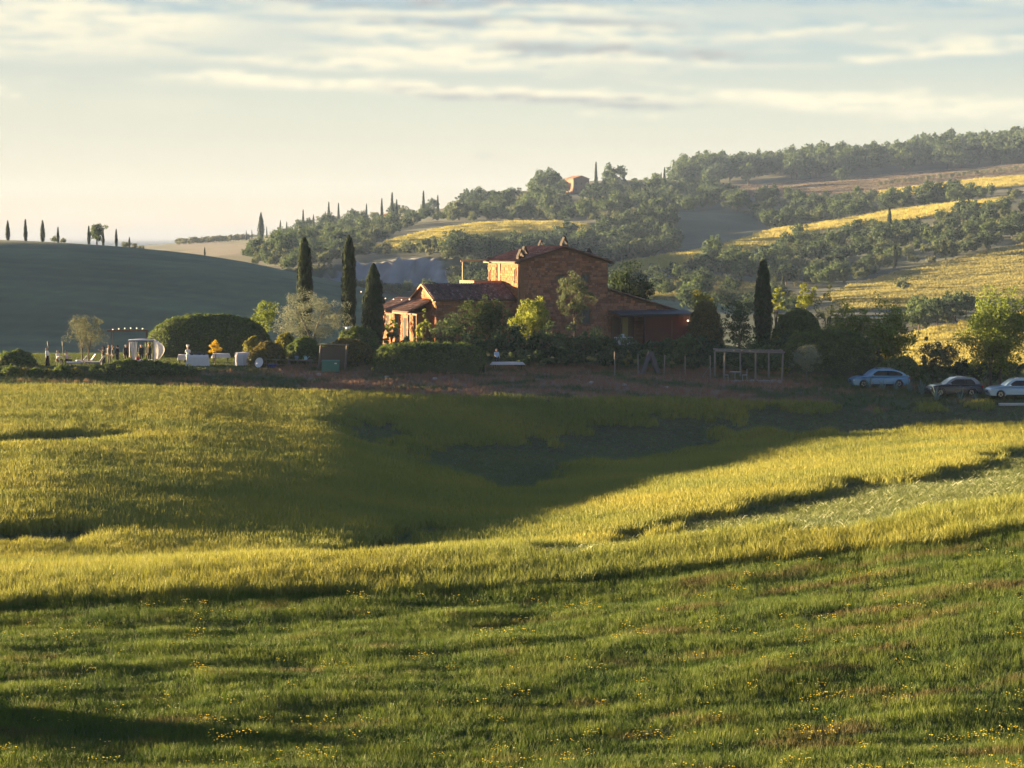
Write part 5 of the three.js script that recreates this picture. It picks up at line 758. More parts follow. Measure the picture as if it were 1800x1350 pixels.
// ---------------------------------------------------------------- garden furniture and fittings
const whiteCloth = new THREE.MeshPhysicalMaterial({ color: RGB(0.66, 0.63, 0.62), roughness: 0.95, side: THREE.DoubleSide, transmission: 0.25, thickness: 0 }), solidCloth = mat(0.62, 0.58, 0.60, 0.95), metalM = mat(0.35, 0.35, 0.37, 0.4, { metalness: 0.7 }), darkMetal = mat(0.03, 0.03, 0.032, 0.6), red = mat(0.38, 0.025, 0.035, 0.85), greenBin = mat(0.055, 0.16, 0.12, 0.6), bluePlastic = mat(0.02, 0.06, 0.42, 0.5);
const post = (x, z, r0, h, sides = 8, tilt = 0) => { const g = new THREE.CylinderGeometry(r0 * 0.9, r0, h, sides); g.translate(0, h / 2, 0); if (tilt) g.rotateZ(tilt); g.translate(x, 0, z); return g; };
const clothGeo = (w, d, h, seed, drop = h) => { const r = rng(seed), g = new THREE.BufferGeometry(), P = [], I = [], n = 96; for (let j = 0; j <= 4; j++) for (let i = 0; i <= n; i++) { const a = i / n * 4, sgn = Math.floor(a) % 4, f = a - Math.floor(a), e = [[-1 + 2 * f, 1], [1, 1 - 2 * f], [1 - 2 * f, -1], [-1, -1 + 2 * f]][sgn], k = 1 + 0.07 * j / 4 * (1 + Math.sin(i * 1.35) + 0.6 * Math.sin(i * 0.6 + seed)) + 0.02 * Math.sin(i * 0.23 + seed * 2) * j / 4; P.push(e[0] * w / 2 * k, h - drop * j / 4 + 0.02, e[1] * d / 2 * k); if (i && j) { const m = j * (n + 1) + i, q = n + 1; I.push(m - q - 1, m - 1, m, m - q - 1, m, m - q); } } const c = P.length / 3; P.push(0, h + 0.02, 0); for (let i = 0; i < n; i++) I.push(c, i, i + 1); g.setAttribute('position', new THREE.Float32BufferAttribute(P, 3)); g.setIndex(I); g.computeVertexNormals(); return g; };
function clothTable(label, px, D, w, d, h, turn, seed, drop = h) { const p = onGround(px, D), t = thing('covered_table', label, 'table', [p[0], p[1], p[2]], turn, 'tables under white cloths'); part('tabletop', [box(-w / 2 + 0.03, w / 2 - 0.03, h - 0.05, h - 0.01, -d / 2 + 0.03, d / 2 - 0.03)], woodM, t); for (const [a, b] of [[-1, -1], [1, -1], [1, 1], [-1, 1]]) part('leg', [box(a * (w / 2 - 0.12) - 0.03, a * (w / 2 - 0.12) + 0.03, 0, h - 0.05, b * (d / 2 - 0.12) - 0.03, b * (d / 2 - 0.12) + 0.03)], darkMetal, t); part('tablecloth', clothGeo(w, d, h, seed, drop), solidCloth, t); return [t, p, h]; }
{
  const [, p, h] = clothTable('white draped buffet table with dishes, beside the yellow broom', 347, 204.4, 1.85, 0.9, 0.98, 0.08, 1);
  for (const [x, z, s] of [[-0.5, 0.1, 1], [0.15, -0.1, 1.2], [0.6, 0.1, 0.9]]) { const g = new THREE.LatheGeometry([[0.01, 0], [0.10, 0], [0.15, 0.08], [0.16, 0.10], [0.13, 0.16], [0.02, 0.20], [0.02, 0.24]].map(q => new THREE.Vector2(q[0] * s, q[1] * s)), 12); single('serving_dish', g, darkMetal, x < 0 ? 'left dark covered dish on the buffet table' : x < 0.4 ? 'large dark covered dish in the middle of the buffet table' : 'right dark covered dish on the buffet table', 'dish', [p[0] + x, p[1] + h + 0.02, p[2] + z], 0, 'dishes on the buffet table'); }
  clothTable('small white draped table left of the domed hedge', 426, 205, 1.15, 0.9, 1.16, 0.35, 2); clothTable('long white table behind the buffet table, left part', 320, 210, 0.7, 0.7, 0.74, 0, 3, 0.5); clothTable('long white table behind the yellow broom bush', 388, 211, 1.5, 0.7, 0.74, 0, 4, 0.4); clothTable('low table with a white cloth before the dark shrubs below the house', 892, 202, 2.7, 0.7, 0.68, 0.05, 5, 0.24);
}
{ // canopy bed with blown white curtains
  const p = onGround(257, 205.5), t = thing('canopy_bed', 'white curtained canopy bed with a red cushion on the lawn', 'canopy bed', [p[0], p[1], p[2]], 0.12), w = 1.55, d = 1.0, h = 2.28;
  for (const [x, z] of [[-w, d], [-0.15, d], [0.62, d], [-w, -d], [0.62, -d]]) part('post', [box(x - 0.045, x + 0.045, 0, h, z - 0.045, z + 0.045)], woodGrey, t);
  part('frame', [box(-w, 0.62, h - 0.09, h, d - 0.04, d + 0.04), box(-w, 0.62, h - 0.09, h, -d - 0.04, -d + 0.04), box(-w - 0.04, -w + 0.04, h - 0.09, h, -d, d), box(0.58, 0.66, h - 0.09, h, -d, d)], woodGrey, t);
  part('bed_base', [box(-w, 0.62, 0.16, 0.30, -d, d)], woodGrey, t); part('mattress', new RoundedBoxGeometry(2.3, 0.2, 1.9, 3, 0.08).translate(-0.45, 0.40, 0), mat(0.66, 0.64, 0.66, 0.95), t); part('cushion', new RoundedBoxGeometry(0.85, 0.34, 0.5, 3, 0.12).translate(-1.0, 0.66, 0.4), red, t, 'red cushion'); part('cushion', new RoundedBoxGeometry(0.5, 0.30, 0.45, 3, 0.12).translate(-1.15, 0.65, -0.35), red, t, 'red cushion');
  const sheet = (f, nu, nv) => { const P = [], I = []; for (let j = 0; j <= nv; j++) for (let i = 0; i <= nu; i++) { P.push(...f(i / nu, j / nv)); if (i && j) { const m = j * (nu + 1) + i, q = nu + 1; I.push(m - q - 1, m - 1, m, m - q - 1, m, m - q); } } const g = new THREE.BufferGeometry(); g.setAttribute('position', new THREE.Float32BufferAttribute(P, 3)); g.setIndex(I); g.computeVertexNormals(); return g; };
  part('canopy', sheet((u, v) => [lerp(-w - 0.05, 0.7, u), h + 0.03 + 0.10 * Math.sin(u * 3.14) * Math.sin(v * 3.14), lerp(-d - 0.05, d + 0.05, v)], 20, 10), whiteCloth, t, 'white cloth roof');
  part('curtain', sheet((u, v) => [-w + 0.06 + 0.75 * (1 - v) * u + 0.30 * v + 0.30 * u * v, h - 0.06 - v * 1.8, d + 0.04 + 0.05 * Math.sin(u * 19)], 30, 14), whiteCloth, t, 'left curtain gathered to the post');
  part('curtain', sheet((u, v) => [0.66 + 1.02 * Math.pow(Math.sin(v * 2.85 + 0.1), 0.8) * Math.sqrt(Math.max(0, Math.sin(u * 3.1416))) * (1 - 0.15 * v) + 0.03 * Math.sin(u * 40 + v * 3), h - 0.02 - v * 1.9 + 0.10 * Math.sin(v * 3.14), (d + 0.05) * Math.cos(u * 3.1416)], 40, 22), whiteCloth, t, 'right curtain blown out by the wind');
  part('curtain', sheet((u, v) => [-w - 0.02 + 0.04 * Math.sin(u * 22), h - 0.06 - v * 1.9, lerp(-d, -0.4, u)], 20, 8), whiteCloth, t);
}
{ // deck chairs, torches, beam with lamps
  const lounger = (px, D, turn, label) => { const p = onGround(px, D), t = thing('garden_lounger', label, 'lounger', [p[0], p[1], p[2]], turn, 'loungers by the two trunked tree'); part('frame', [box(-0.9, 0.5, 0.26, 0.32, -0.32, -0.27), box(-0.9, 0.5, 0.26, 0.32, 0.27, 0.32)], woodGrey, t); part('seat', new RoundedBoxGeometry(1.35, 0.1, 0.58, 2, 0.04).translate(-0.2, 0.36, 0), solidCloth, t); const b = new RoundedBoxGeometry(0.75, 0.09, 0.58, 2, 0.04); b.rotateZ(0.95); b.translate(0.68, 0.62, 0); part('backrest', b, solidCloth, t); for (const [x, z] of [[-0.8, -0.3], [-0.8, 0.3], [0.42, -0.3], [0.42, 0.3]]) part('leg', [box(x - 0.025, x + 0.025, 0, 0.27, z - 0.025, z + 0.025)], woodGrey, t); return t; };
  lounger(134, 203.6, 0.2, 'pale lounger left of the two trunks of the small tree'); lounger(166, 204.4, -0.1, 'white lounger right of the two trunks of the small tree'); lounger(150, 206.8, 0.3, 'pale lounger behind the small two trunked tree');
  const stool = (px, D, label) => { const p = onGround(px, D), t = thing('garden_stool', label, 'stool', [p[0], p[1], p[2]], 0.4, 'stools under seated guests'); part('seat', new THREE.CylinderGeometry(0.21, 0.21, 0.06, 14).translate(0, 0.42, 0), woodM, t); for (let i = 0; i < 3; i++) { const a = i * 2.094; const g = post(0, 0, 0.022, 0.40, 6); g.translate(Math.cos(a) * 0.14, 0, Math.sin(a) * 0.14); part('leg', g, darkMetal, t); } }; stool(101, 204.5, 'stool under the guest in white with long hair'); stool(116, 204.2, 'stool under the guest in the pale pink top');
  for (const [px, D, lab] of [[84, 206.5, 'dark garden torch behind the leftmost guest'], [110, 206.5, 'dark garden torch behind the two seated guests']]) { const p = onGround(px, D), t = thing('garden_torch', lab, 'torch', [p[0], p[1] - 0.05, p[2]], 0, 'garden torches'); part('pole', post(0, 0, 0.022, 1.75, 6), darkMetal, t); part('holder', new THREE.CylinderGeometry(0.085, 0.055, 0.42, 10).translate(0, 1.94, 0), darkMetal, t); }
  const p = onGround(224, 212), t = thing('lawn_pergola', 'thin brown beam on posts with a string of lamps behind the canopy bed', 'pergola', [p[0], p[1], p[2]], 0.05), top = topAt(224, 581, 212); for (const x of [-1.45, 1.75]) part('post', [box(x - 0.05, x + 0.05, 0, top - 0.09, -0.05, 0.05)], woodM, t); part('beam', [box(-1.9, 1.9, top - 0.09, top + 0.05, -0.06, 0.06)], woodM, t);
}
const bulbM = new THREE.MeshStandardMaterial({ color: 0xfff2dc, emissive: RGB(1, 0.80, 0.52), emissiveIntensity: 0.14 });
function stringLights(label, a, b, n, sag) { // festoon lamps between two points
  const mid = a.map((v, i) => (v + b[i]) / 2), t = thing('string_lights', label, 'string lights', mid), pt = u => [lerp(a[0], b[0], u) - mid[0], lerp(a[1], b[1], u) - mid[1] - sag * 4 * u * (1 - u), lerp(a[2], b[2], u) - mid[2]];
  part('cable', limb([0, 0.25, 0.5, 0.75, 1].map(pt), [0.012, 0.012], 4), darkMetal, t); for (let i = 0; i < n; i++) { const q = pt((i + 0.5) / n), g = new THREE.SphereGeometry(0.06, 10, 8); g.translate(q[0], q[1] - 0.12, q[2]); part('bulb', g, bulbM, t); const l = new THREE.PointLight(RGB(1, 0.78, 0.5), 0.02, 0, 2); l.position.set(mid[0] + q[0], mid[1] + q[1] - 0.12, mid[2] + q[2]); l.castShadow = true; scene.add(l); }
}
{
  const P = (px, row, D) => { const x = (px - 900) / FPX * D; return [x, heightAt(px, row, D), -D]; };
  stringLights('string of lit bulbs over the lean-to at the left of the farmhouse', P(628, 508, 222), P(727, 524, 225), 7, 0.35);
  stringLights('string of small lit bulbs over the thin lawn pergola', P(193, 578, 212), P(256, 576, 212.4), 6, -0.12);
  // drone
  const d = thing('camera_drone', 'small white drone hovering in front of the big olive tree', 'drone', P(611, 576, 150), 0.4);
  part('body', new RoundedBoxGeometry(0.24, 0.11, 0.36, 3, 0.045), mat(0.62, 0.68, 0.85, 0.4), d); for (const [x, z] of [[-1, -1], [1, -1], [1, 1], [-1, 1]]) { const arm = limb([[x * 0.08, 0.02, z * 0.12], [x * 0.17, 0.05, z * 0.17], [x * 0.26, 0.06, z * 0.22]], [0.022, 0.018, 0.016], 6); const a = part('arm', arm, mat(0.62, 0.66, 0.78, 0.4), d); const m = new THREE.CylinderGeometry(0.026, 0.026, 0.06, 8); m.translate(x * 0.26, 0.075, z * 0.22); part('motor', m, darkMetal, a); const b = new THREE.BoxGeometry(0.30, 0.006, 0.026); b.rotateY(x * z * 0.6 + 0.3); b.translate(x * 0.26, 0.11, z * 0.22); part('rotor_blade', b, darkMetal, a); const s = post(0, 0, 0.009, 0.14, 5); s.translate(x * 0.13, -0.18, z * 0.12); part('landing_leg', s, mat(0.6, 0.64, 0.74, 0.4), d); } const cam = new THREE.SphereGeometry(0.05, 10, 8); cam.translate(0, -0.09, 0.13); part('camera', cam, darkMetal, d);
}
{ // bank clutter at the left of the boxy hedge
  let p = onGround(456, 201), t = thing('satellite_dish', 'white satellite dish on a short pole by the rail fence', 'dish', [p[0], p[1], p[2]], -0.35); const dg = new THREE.LatheGeometry(Array.from({ length: 8 }, (_, i) => new THREE.Vector2(i / 7 * 0.44 + 0.001, (i / 7) ** 2 * 0.09)), 24); dg.scale(0.92, 1, 1.05); dg.rotateX(Math.PI / 2 - 0.35); dg.translate(0, 0.62, 0.06); part('reflector', dg, mat(0.52, 0.52, 0.56, 0.5, { side: THREE.DoubleSide }), t); part('pole', post(0, -0.05, 0.03, 0.6, 8), metalM, t); part('feed_arm', limb([[0, 0.25, 0.1], [0, 0.3, 0.3], [0, 0.55, 0.5]], [0.014, 0.014], 5), metalM, t); part('feed_horn', new THREE.CylinderGeometry(0.04, 0.05, 0.1, 8).translate(0, 0.58, 0.5), metalM, t);
  p = onGround(515, 201.3); t = thing('rail_fence', 'low rail fence on the bank between dish and green bin', 'fence', [p[0], p[1], p[2]], 0.02); for (let i = 0; i < 6; i++) part('post', post(-2.4 + i * 0.95, 0, 0.035, 0.85, 6, 0.05 * (i % 2 ? 1 : -1)), woodGrey, t); for (const y of [0.38, 0.78]) { const g = new THREE.CylinderGeometry(0.028, 0.034, 5.2, 6); g.rotateZ(Math.PI / 2 - 0.045); g.translate(0, y + 0.02, 0.04); part('rail', g, woodGrey, t); }
  single('plastic_tub', new THREE.LatheGeometry([[0.01, 0], [0.33, 0], [0.40, 0.30], [0.43, 0.31], [0.42, 0.34], [0.37, 0.30], [0.30, 0.03], [0.01, 0.03]].map(q => new THREE.Vector2(...q)), 20), bluePlastic, 'bright blue plastic tub behind the rail fence', 'tub', [...onGround(479, 202.2)]);
  p = onGround(527, 202.4); t = thing('work_table', 'rough wooden work table behind the rail fence', 'table', [p[0], p[1], p[2]], 0); part('tabletop', [box(-1.1, 1.1, 0.68, 0.74, -0.4, 0.4)], woodGrey, t); for (const [x, z] of [[-1, -0.3], [1, -0.3], [1, 0.3], [-1, 0.3]]) part('leg', [box(x - 0.04, x + 0.04, 0, 0.68, z - 0.04, z + 0.04)], woodGrey, t);
  const tbl = p; single('watering_can', [new THREE.CylinderGeometry(0.13, 0.15, 0.28, 14).translate(0, 0.14, 0), limb([[0.12, 0.06, 0], [0.25, 0.18, 0], [0.36, 0.30, 0]], [0.03, 0.022, 0.03], 6), limb([[-0.13, 0.22, 0], [-0.22, 0.34, 0], [-0.02, 0.36, 0], [0.08, 0.28, 0]], [0.015, 0.015], 6)], mat(0.25, 0.42, 0.45, 0.5), 'pale green watering can on the work table', 'watering can', [tbl[0] + 0.5, tbl[1] + 0.74, tbl[2]], 0.4);
  single('plant_pot', new THREE.LatheGeometry([[0.01, 0], [0.12, 0], [0.18, 0.26], [0.20, 0.27], [0.19, 0.31], [0.15, 0.27], [0.10, 0.03], [0.01, 0.03]].map(q => new THREE.Vector2(...q)), 16), mat(0.16, 0.22, 0.30, 0.7), 'grey blue pot on the left of the work table', 'pot', [tbl[0] - 0.3, tbl[1] + 0.74, tbl[2]]);
  p = onGround(581, 199.6); t = thing('storage_bin', 'pale green lidded storage bin between two wooden posts on the bank', 'bin', [p[0], p[1], p[2]], 0.03); part('box', new RoundedBoxGeometry(1.5, 1.0, 0.75, 3, 0.05).translate(0, 0.5, 0), greenBin, t); part('lid', new RoundedBoxGeometry(1.56, 0.09, 0.81, 3, 0.03).translate(0, 1.04, 0), mat(0.075, 0.20, 0.15, 0.55), t); part('label_plate', [box(0.35, 0.55, 0.76, 0.86, 0.375, 0.382)], mat(0.6, 0.6, 0.6, 0.6), t);
  p = onGround(582, 201.0); t = thing('log_shelter', 'open shelter of crooked posts behind the green bin', 'shelter', [p[0], p[1], p[2]], 0); for (const [x, tl] of [[-1.15, -0.12], [1.2, -0.10]]) { part('post', post(x, 0.2, 0.09, 2.3, 7, tl), woodGrey, t); part('post', post(x, -0.9, 0.08, 2.2, 7, tl * 0.5), woodGrey, t); } part('beam', [(() => { const g = new THREE.CylinderGeometry(0.06, 0.07, 2.9, 7); g.rotateZ(Math.PI / 2); g.translate(0.15, 2.22, 0.2); return g; })()], woodGrey, t); part('back_boards', [box(-1.1, 1.25, 0.1, 2.0, -0.95, -0.88)], mat(0.10, 0.08, 0.062, 0.95), t);
  single('lemon_ball', new THREE.IcosahedronGeometry(0.17, 3), mat(0.50, 0.46, 0.04, 0.7), 'yellow ball lying on the bank left of the boxy hedge', 'ball', (() => { const q = onGround(655, 200.3); q[1] += 0.17; return q; })());
  const r = rng(970); [[680, 197.5], [764, 196.6], [1040, 195.6], [1172, 194.4], [560, 198.5], [1098, 195]].forEach(([px, D], i) => { const q = onGround(px, D), g = new THREE.DodecahedronGeometry(0.16 + 0.08 * r(), 1), a = g.attributes.position; for (let k = 0; k < a.count; k++) { const n = 1 + 0.2 * N3(a.getX(k) * 9, a.getY(k) * 9, a.getZ(k) * 9 + i); a.setXYZ(k, a.getX(k) * n * 1.3, a.getY(k) * n * 0.7, a.getZ(k) * n); } g.computeVertexNormals(); single('pale_stone', g, mat(0.42, 0.38, 0.36, 0.95), ['pale stone on the bank under the left end of the boxy hedge', 'pale stone on the bank under the middle of the boxy hedge', 'pale stone on the bank below the white clothed table', 'pale stone on the bank below the fence posts', 'pale stone left of the green bin', 'pale stone on the bank left of the leaning boards'][i], 'stone', [q[0], q[1] + 0.03, q[2]], i, 'pale stones on the bank'); });
}
{ // posts, leaning boards and the pergola at the right
  [[1081, 618, 'leftmost bare fence post on top of the bank'], [1122, 622, 'second fence post from the left on top of the bank, left of the leaning boards'], [1167, 624, 'fence post just right of the leaning boards'], [1205, 626, 'fence post between the leaning boards and the pergola'], [1249, 625, 'fence post nearest the pergola, with a slanting brace']].forEach(([px, row, lab], i) => { const p = onGround(px, 199.5), t = thing('fence_post', lab, 'post', [p[0], p[1] - 0.1, p[2]], 0, 'fence posts on the bank'), h = topAt(px, row, 199.5); part('stake', post(0, 0, 0.05, h + 0.1, 7, i === 2 ? -0.05 : 0.01), mat(0.25, 0.225, 0.20, 0.95), t); if (i === 4) part('brace', post(0.0, 0.02, 0.04, 1.5, 6, 0).rotateZ(0.62).translate(-0.72 + 0.72, 0, 0).translate(0, 0, 0).rotateZ(-1.24).translate(-0.8, 0.05, 0), mat(0.24, 0.21, 0.19, 0.95), t); });
  let p = onGround(1144, 201), t = thing('leaning_boards', 'two dark boards leaning together like a small tent on the bank', 'boards', [p[0], p[1] - 0.05, p[2]], 0.2); for (const s of [-1, 1]) { const g = new RoundedBoxGeometry(0.34, 2.15, 0.10, 2, 0.03); g.rotateZ(s * 0.36); g.translate(s * 0.40, 0.95, 0); part('board', g, mat(0.10, 0.095, 0.11, 0.9), t); const b = new RoundedBoxGeometry(0.30, 2.0, 0.10, 2, 0.03); b.rotateZ(s * 0.36); b.translate(s * 0.38, 0.9, -0.5); part('board', b, mat(0.08, 0.075, 0.09, 0.9), t); }
  p = onGround(1318, 198.6); const top = topAt(1318, 618, 198.6); t = thing('wooden_pergola', 'rustic wooden pergola of rough posts on a pale slab right of the house', 'pergola', [p[0], p[1] - 0.05, p[2]], -0.02);
  part('slab', [box(-2.5, 2.75, -0.35, 0.10, -1.6, 1.0)], mat(0.30, 0.28, 0.26, 0.95), t); for (const [x, z, tl] of [[-2.3, 0.8, -0.03], [0.45, 0.85, 0.0], [2.75, 0.8, -0.03], [-2.95, -1.2, 0], [-0.7, -1.4, 0], [1.8, -1.4, 0]]) part('post', post(x, z, 0.085, top, 7, tl), mat(0.23, 0.20, 0.175, 0.95), t);
  for (const [z, y] of [[0.82, 0.04], [-1.3, 0.10]]) { const g = limb([[-3.1, 0.10, 0], [-1.4, 0.06, 0], [0.5, 0.0, 0], [3.0, -0.02, 0]], [0.075, 0.07, 0.075], 7); g.translate(0, top + y, z); part('beam', g, mat(0.23, 0.20, 0.175, 0.95), t); } for (let i = 0; i < 9; i++) { const g = new THREE.CylinderGeometry(0.045, 0.05, 2.9, 6); g.rotateX(Math.PI / 2); g.translate(-2.8 + i * 0.7, top + 0.14, -0.25); part('rafter', g, woodGrey, t); }
  const tp = [p[0] - 1.3, p[1] + 0.06, p[2] + 0.35]; const tb = thing('garden_table', 'round metal table under the wooden pergola', 'table', tp, 0); part('tabletop', new THREE.CylinderGeometry(0.5, 0.5, 0.035, 20).translate(0, 0.72, 0), metalM, tb); part('stem', post(0, 0, 0.03, 0.71, 8), metalM, tb); part('foot', new THREE.CylinderGeometry(0.24, 0.26, 0.03, 16).translate(0, 0.015, 0), metalM, tb);
  for (const [dx, dz, turn, lab] of [[-0.8, 0.05, Math.PI / 2, 'metal chair left of the table under the pergola'], [0.85, 0.0, -Math.PI / 2, 'metal chair right of the table under the pergola']]) { const c = thing('garden_chair', lab, 'chair', [tp[0] + dx, tp[1], tp[2] + dz], turn, 'chairs under the pergola'); part('seat', new RoundedBoxGeometry(0.42, 0.04, 0.42, 2, 0.015).translate(0, 0.45, 0), metalM, c); for (const [x, z] of [[-0.19, -0.19], [0.19, -0.19], [0.19, 0.19], [-0.19, 0.19]]) part('leg', post(x, z, 0.014, 0.44, 6), metalM, c); part('backrest', [box(-0.2, -0.17, 0.45, 0.95, -0.21, -0.18), box(0.17, 0.2, 0.45, 0.95, -0.21, -0.18), box(-0.2, 0.2, 0.90, 0.96, -0.21, -0.18), box(-0.2, 0.2, 0.66, 0.70, -0.21, -0.18)], metalM, c); }
  const q = toWorld(9.2 + 1.2, 0.35, 1.2); q[1] = Math.max(HY - 0.2, H(q[0], q[2])); const w = thing('porch_table', 'table with a white cloth in the open bay of the porch', 'table', q, TH); part('tablecloth', clothGeo(1.7, 0.8, 0.78, 9), solidCloth, w); part('tabletop', [box(-0.8, 0.8, 0.72, 0.76, -0.36, 0.36)], woodM, w); const ch = toWorld(9.2 + 0.55, 0, 2.75); ch[1] = H(ch[0], ch[2]); const c = thing('porch_chair', 'white chair at the left corner of the porch', 'chair', ch, TH + 0.3); const wp = mat(0.62, 0.64, 0.70, 0.6); part('seat', new RoundedBoxGeometry(0.46, 0.05, 0.46, 2, 0.02).translate(0, 0.62, 0), wp, c); part('backrest', new RoundedBoxGeometry(0.46, 0.75, 0.05, 2, 0.02).translate(0, 1.05, -0.2), wp, c); for (const [x, z] of [[-0.2, -0.2], [0.2, -0.2], [0.2, 0.2], [-0.2, 0.2]]) part('leg', [box(x - 0.02, x + 0.02, -0.1, 0.6, z - 0.02, z + 0.02)], wp, c);
}
// ---------------------------------------------------------------- parked cars
function car(name, label, px, D, turn, o) { // front points to -x
  const p = onGround(px, D), t = thing(name, label, 'car', [p[0], p[1], p[2]], turn), { paint, roofPaint = paint, L = 4.7, Hc = 1.62, W = 1.86, coupe = 0 } = o, h2 = W / 2;
  const paintM = new THREE.MeshPhysicalMaterial({ color: RGB(...paint), roughness: 0.35, metalness: 0.25, clearcoat: 1, clearcoatRoughness: 0.08 }), roofM = new THREE.MeshPhysicalMaterial({ color: RGB(...roofPaint), roughness: 0.35, metalness: 0.25, clearcoat: 1 }), glassM = new THREE.MeshPhysicalMaterial({ color: RGB(0.010, 0.013, 0.022), roughness: 0.12, specularIntensity: 0.35 }), trim = mat(0.015, 0.015, 0.017, 0.7), rim = mat(0.40, 0.41, 0.43, 0.3, { metalness: 0.8 });
  const f = -L / 2, b = L / 2, belt = Hc * 0.60, wr = 0.36, wx0 = f + 0.92, wx1 = b - 0.95;
  const s = new THREE.Shape(); s.moveTo(f + 0.10, 0.30); s.lineTo(wx0 - wr - 0.06, 0.27); s.absarc(wx0, 0.34, wr + 0.05, Math.PI * 1.05, -0.05 * Math.PI, true); s.lineTo(wx1 - wr - 0.05, 0.27); s.absarc(wx1, 0.34, wr + 0.05, Math.PI * 1.05, -0.05 * Math.PI, true); s.lineTo(b - 0.08, 0.32); s.quadraticCurveTo(b + 0.02, 0.5, b - 0.02, 0.72); s.quadraticCurveTo(b - 0.03, belt, b - 0.16, belt + 0.05); s.lineTo(f + 1.35, belt + 0.02); s.quadraticCurveTo(f + 0.55, belt - 0.02, f + 0.18, belt - 0.20); s.quadraticCurveTo(f - 0.02, belt - 0.32, f + 0.02, 0.55); s.closePath();
  const taper = (g, y0, y1, k) => { const a = g.attributes.position; for (let i = 0; i < a.count; i++) { const y = a.getY(i), x = a.getX(i), tt = clamp((y - y0) / (y1 - y0)), nose = 1 - 0.10 * Math.pow(clamp((Math.abs(x) - L * 0.30) / (L * 0.2)), 2); a.setZ(i, a.getZ(i) * (1 - k * tt) * nose); } g.computeVertexNormals(); return g; };
  const bodyG = new THREE.ExtrudeGeometry(s, { depth: W - 0.16, bevelEnabled: true, bevelThickness: 0.08, bevelSize: 0.06, bevelSegments: 3, curveSegments: 10 }); bodyG.translate(0, 0, -(W - 0.16) / 2); const body = part('body', taper(bodyG, 0.5, belt + 0.2, 0.05), paintM, t);
  const rear = coupe ? b - 0.25 : b - 0.18, c = new THREE.Shape(); c.moveTo(f + 1.28, belt); c.quadraticCurveTo(f + 1.75, Hc - 0.16, f + 2.15, Hc - 0.05); c.quadraticCurveTo(f + 2.8, Hc + 0.03, b - (coupe ? 1.5 : 0.85), Hc - (coupe ? 0.05 : 0.04)); c.quadraticCurveTo(b - 0.5, Hc - (coupe ? 0.24 : 0.10), rear, belt); c.closePath();
  const cabG = new THREE.ExtrudeGeometry(c, { depth: W - 0.30, bevelEnabled: true, bevelThickness: 0.07, bevelSize: 0.03, bevelSegments: 3, curveSegments: 12 }); cabG.translate(0, 0, -(W - 0.30) / 2); part('cabin', taper(cabG, belt, Hc, 0.16), roofM, t);
  for (const sgn of [-1, 1]) { // side windows, set a little proud of the leaning cabin side
    const w = new THREE.Shape(); w.moveTo(f + 1.62, belt + 0.06); w.quadraticCurveTo(f + 1.95, Hc - 0.24, f + 2.25, Hc - 0.15); w.lineTo(b - (coupe ? 1.55 : 1.0), Hc - 0.15); w.quadraticCurveTo(b - 0.75, Hc - 0.25, b - 0.62, belt + 0.12); w.lineTo(b - 0.75, belt + 0.06); w.closePath(); const g = new THREE.ExtrudeGeometry(w, { depth: 0.012, bevelEnabled: false }), a = g.attributes.position; for (let i = 0; i < a.count; i++) { const tt = clamp((a.getY(i) - belt) / (Hc - belt)), x = a.getX(i), nose = 1 - 0.10 * Math.pow(clamp((Math.abs(x) - L * 0.30) / (L * 0.2)), 2); a.setZ(i, sgn * ((W - 0.16) / 2 * (1 - 0.16 * tt) * nose + 0.006 + a.getZ(i))); } g.computeVertexNormals(); part('side_window', g, glassM, t); part('window_pillar', [box(-0.02 + f + 2.95, f + 3.02, belt + 0.06, Hc - 0.15, 0, 0.012)].map(q => { const a2 = q.attributes.position; for (let i = 0; i < a2.count; i++) { const tt = clamp((a2.getY(i) - belt) / (Hc - belt)); a2.setZ(i, sgn * ((W - 0.16) / 2 * (1 - 0.16 * tt) + 0.022 + a2.getZ(i))); } return q; }), trim, t);
    part('mirror', new RoundedBoxGeometry(0.16, 0.13, 0.20, 2, 0.05).translate(f + 1.72, belt + 0.10, sgn * (h2 + 0.05)), roofM, t); part('headlight', new RoundedBoxGeometry(0.30, 0.12, 0.28, 2, 0.05).translate(f + 0.17, belt - 0.29, sgn * (h2 - 0.22)), mat(0.55, 0.57, 0.6, 0.15), t); part('tail_light', new RoundedBoxGeometry(0.14, 0.16, 0.36, 2, 0.04).translate(b - 0.05, belt - 0.12, sgn * (h2 - 0.20)), mat(0.40, 0.012, 0.015, 0.25), t); for (const x of [f + 2.55, f + 3.45]) part('door_handle', new RoundedBoxGeometry(0.19, 0.03, 0.03, 2, 0.01).translate(x, belt - 0.10, sgn * (h2 - 0.005)), roofM, t);
    part('sill', [box(wx0 + wr + 0.08, wx1 - wr - 0.08, 0.22, 0.33, sgn > 0 ? h2 - 0.04 : -h2 - 0.005, sgn > 0 ? h2 + 0.005 : -h2 + 0.04)], trim, t); part('roof_rail', limb([[f + 2.2, Hc - 0.01, sgn * h2 * 0.70], [f + 3.0, Hc + 0.05, sgn * h2 * 0.70], [b - 1.3, Hc + 0.0, sgn * h2 * 0.70]], [0.016, 0.016], 6), metalM, t); }
  const ws = new THREE.BoxGeometry(0.014, 0.66, W * 0.70); ws.rotateZ(-0.93); ws.translate(f + 1.74, belt + 0.30 * (Hc / 1.6), 0); part('windscreen', ws, glassM, t); part('front_grille', new RoundedBoxGeometry(0.05, 0.22, 0.9, 2, 0.02).translate(f - 0.02, 0.58, 0), trim, t); part('number_plate', [box(b + 0.02, b + 0.045, 0.62, 0.73, -0.26, 0.26)], mat(0.65, 0.65, 0.6, 0.6), t);
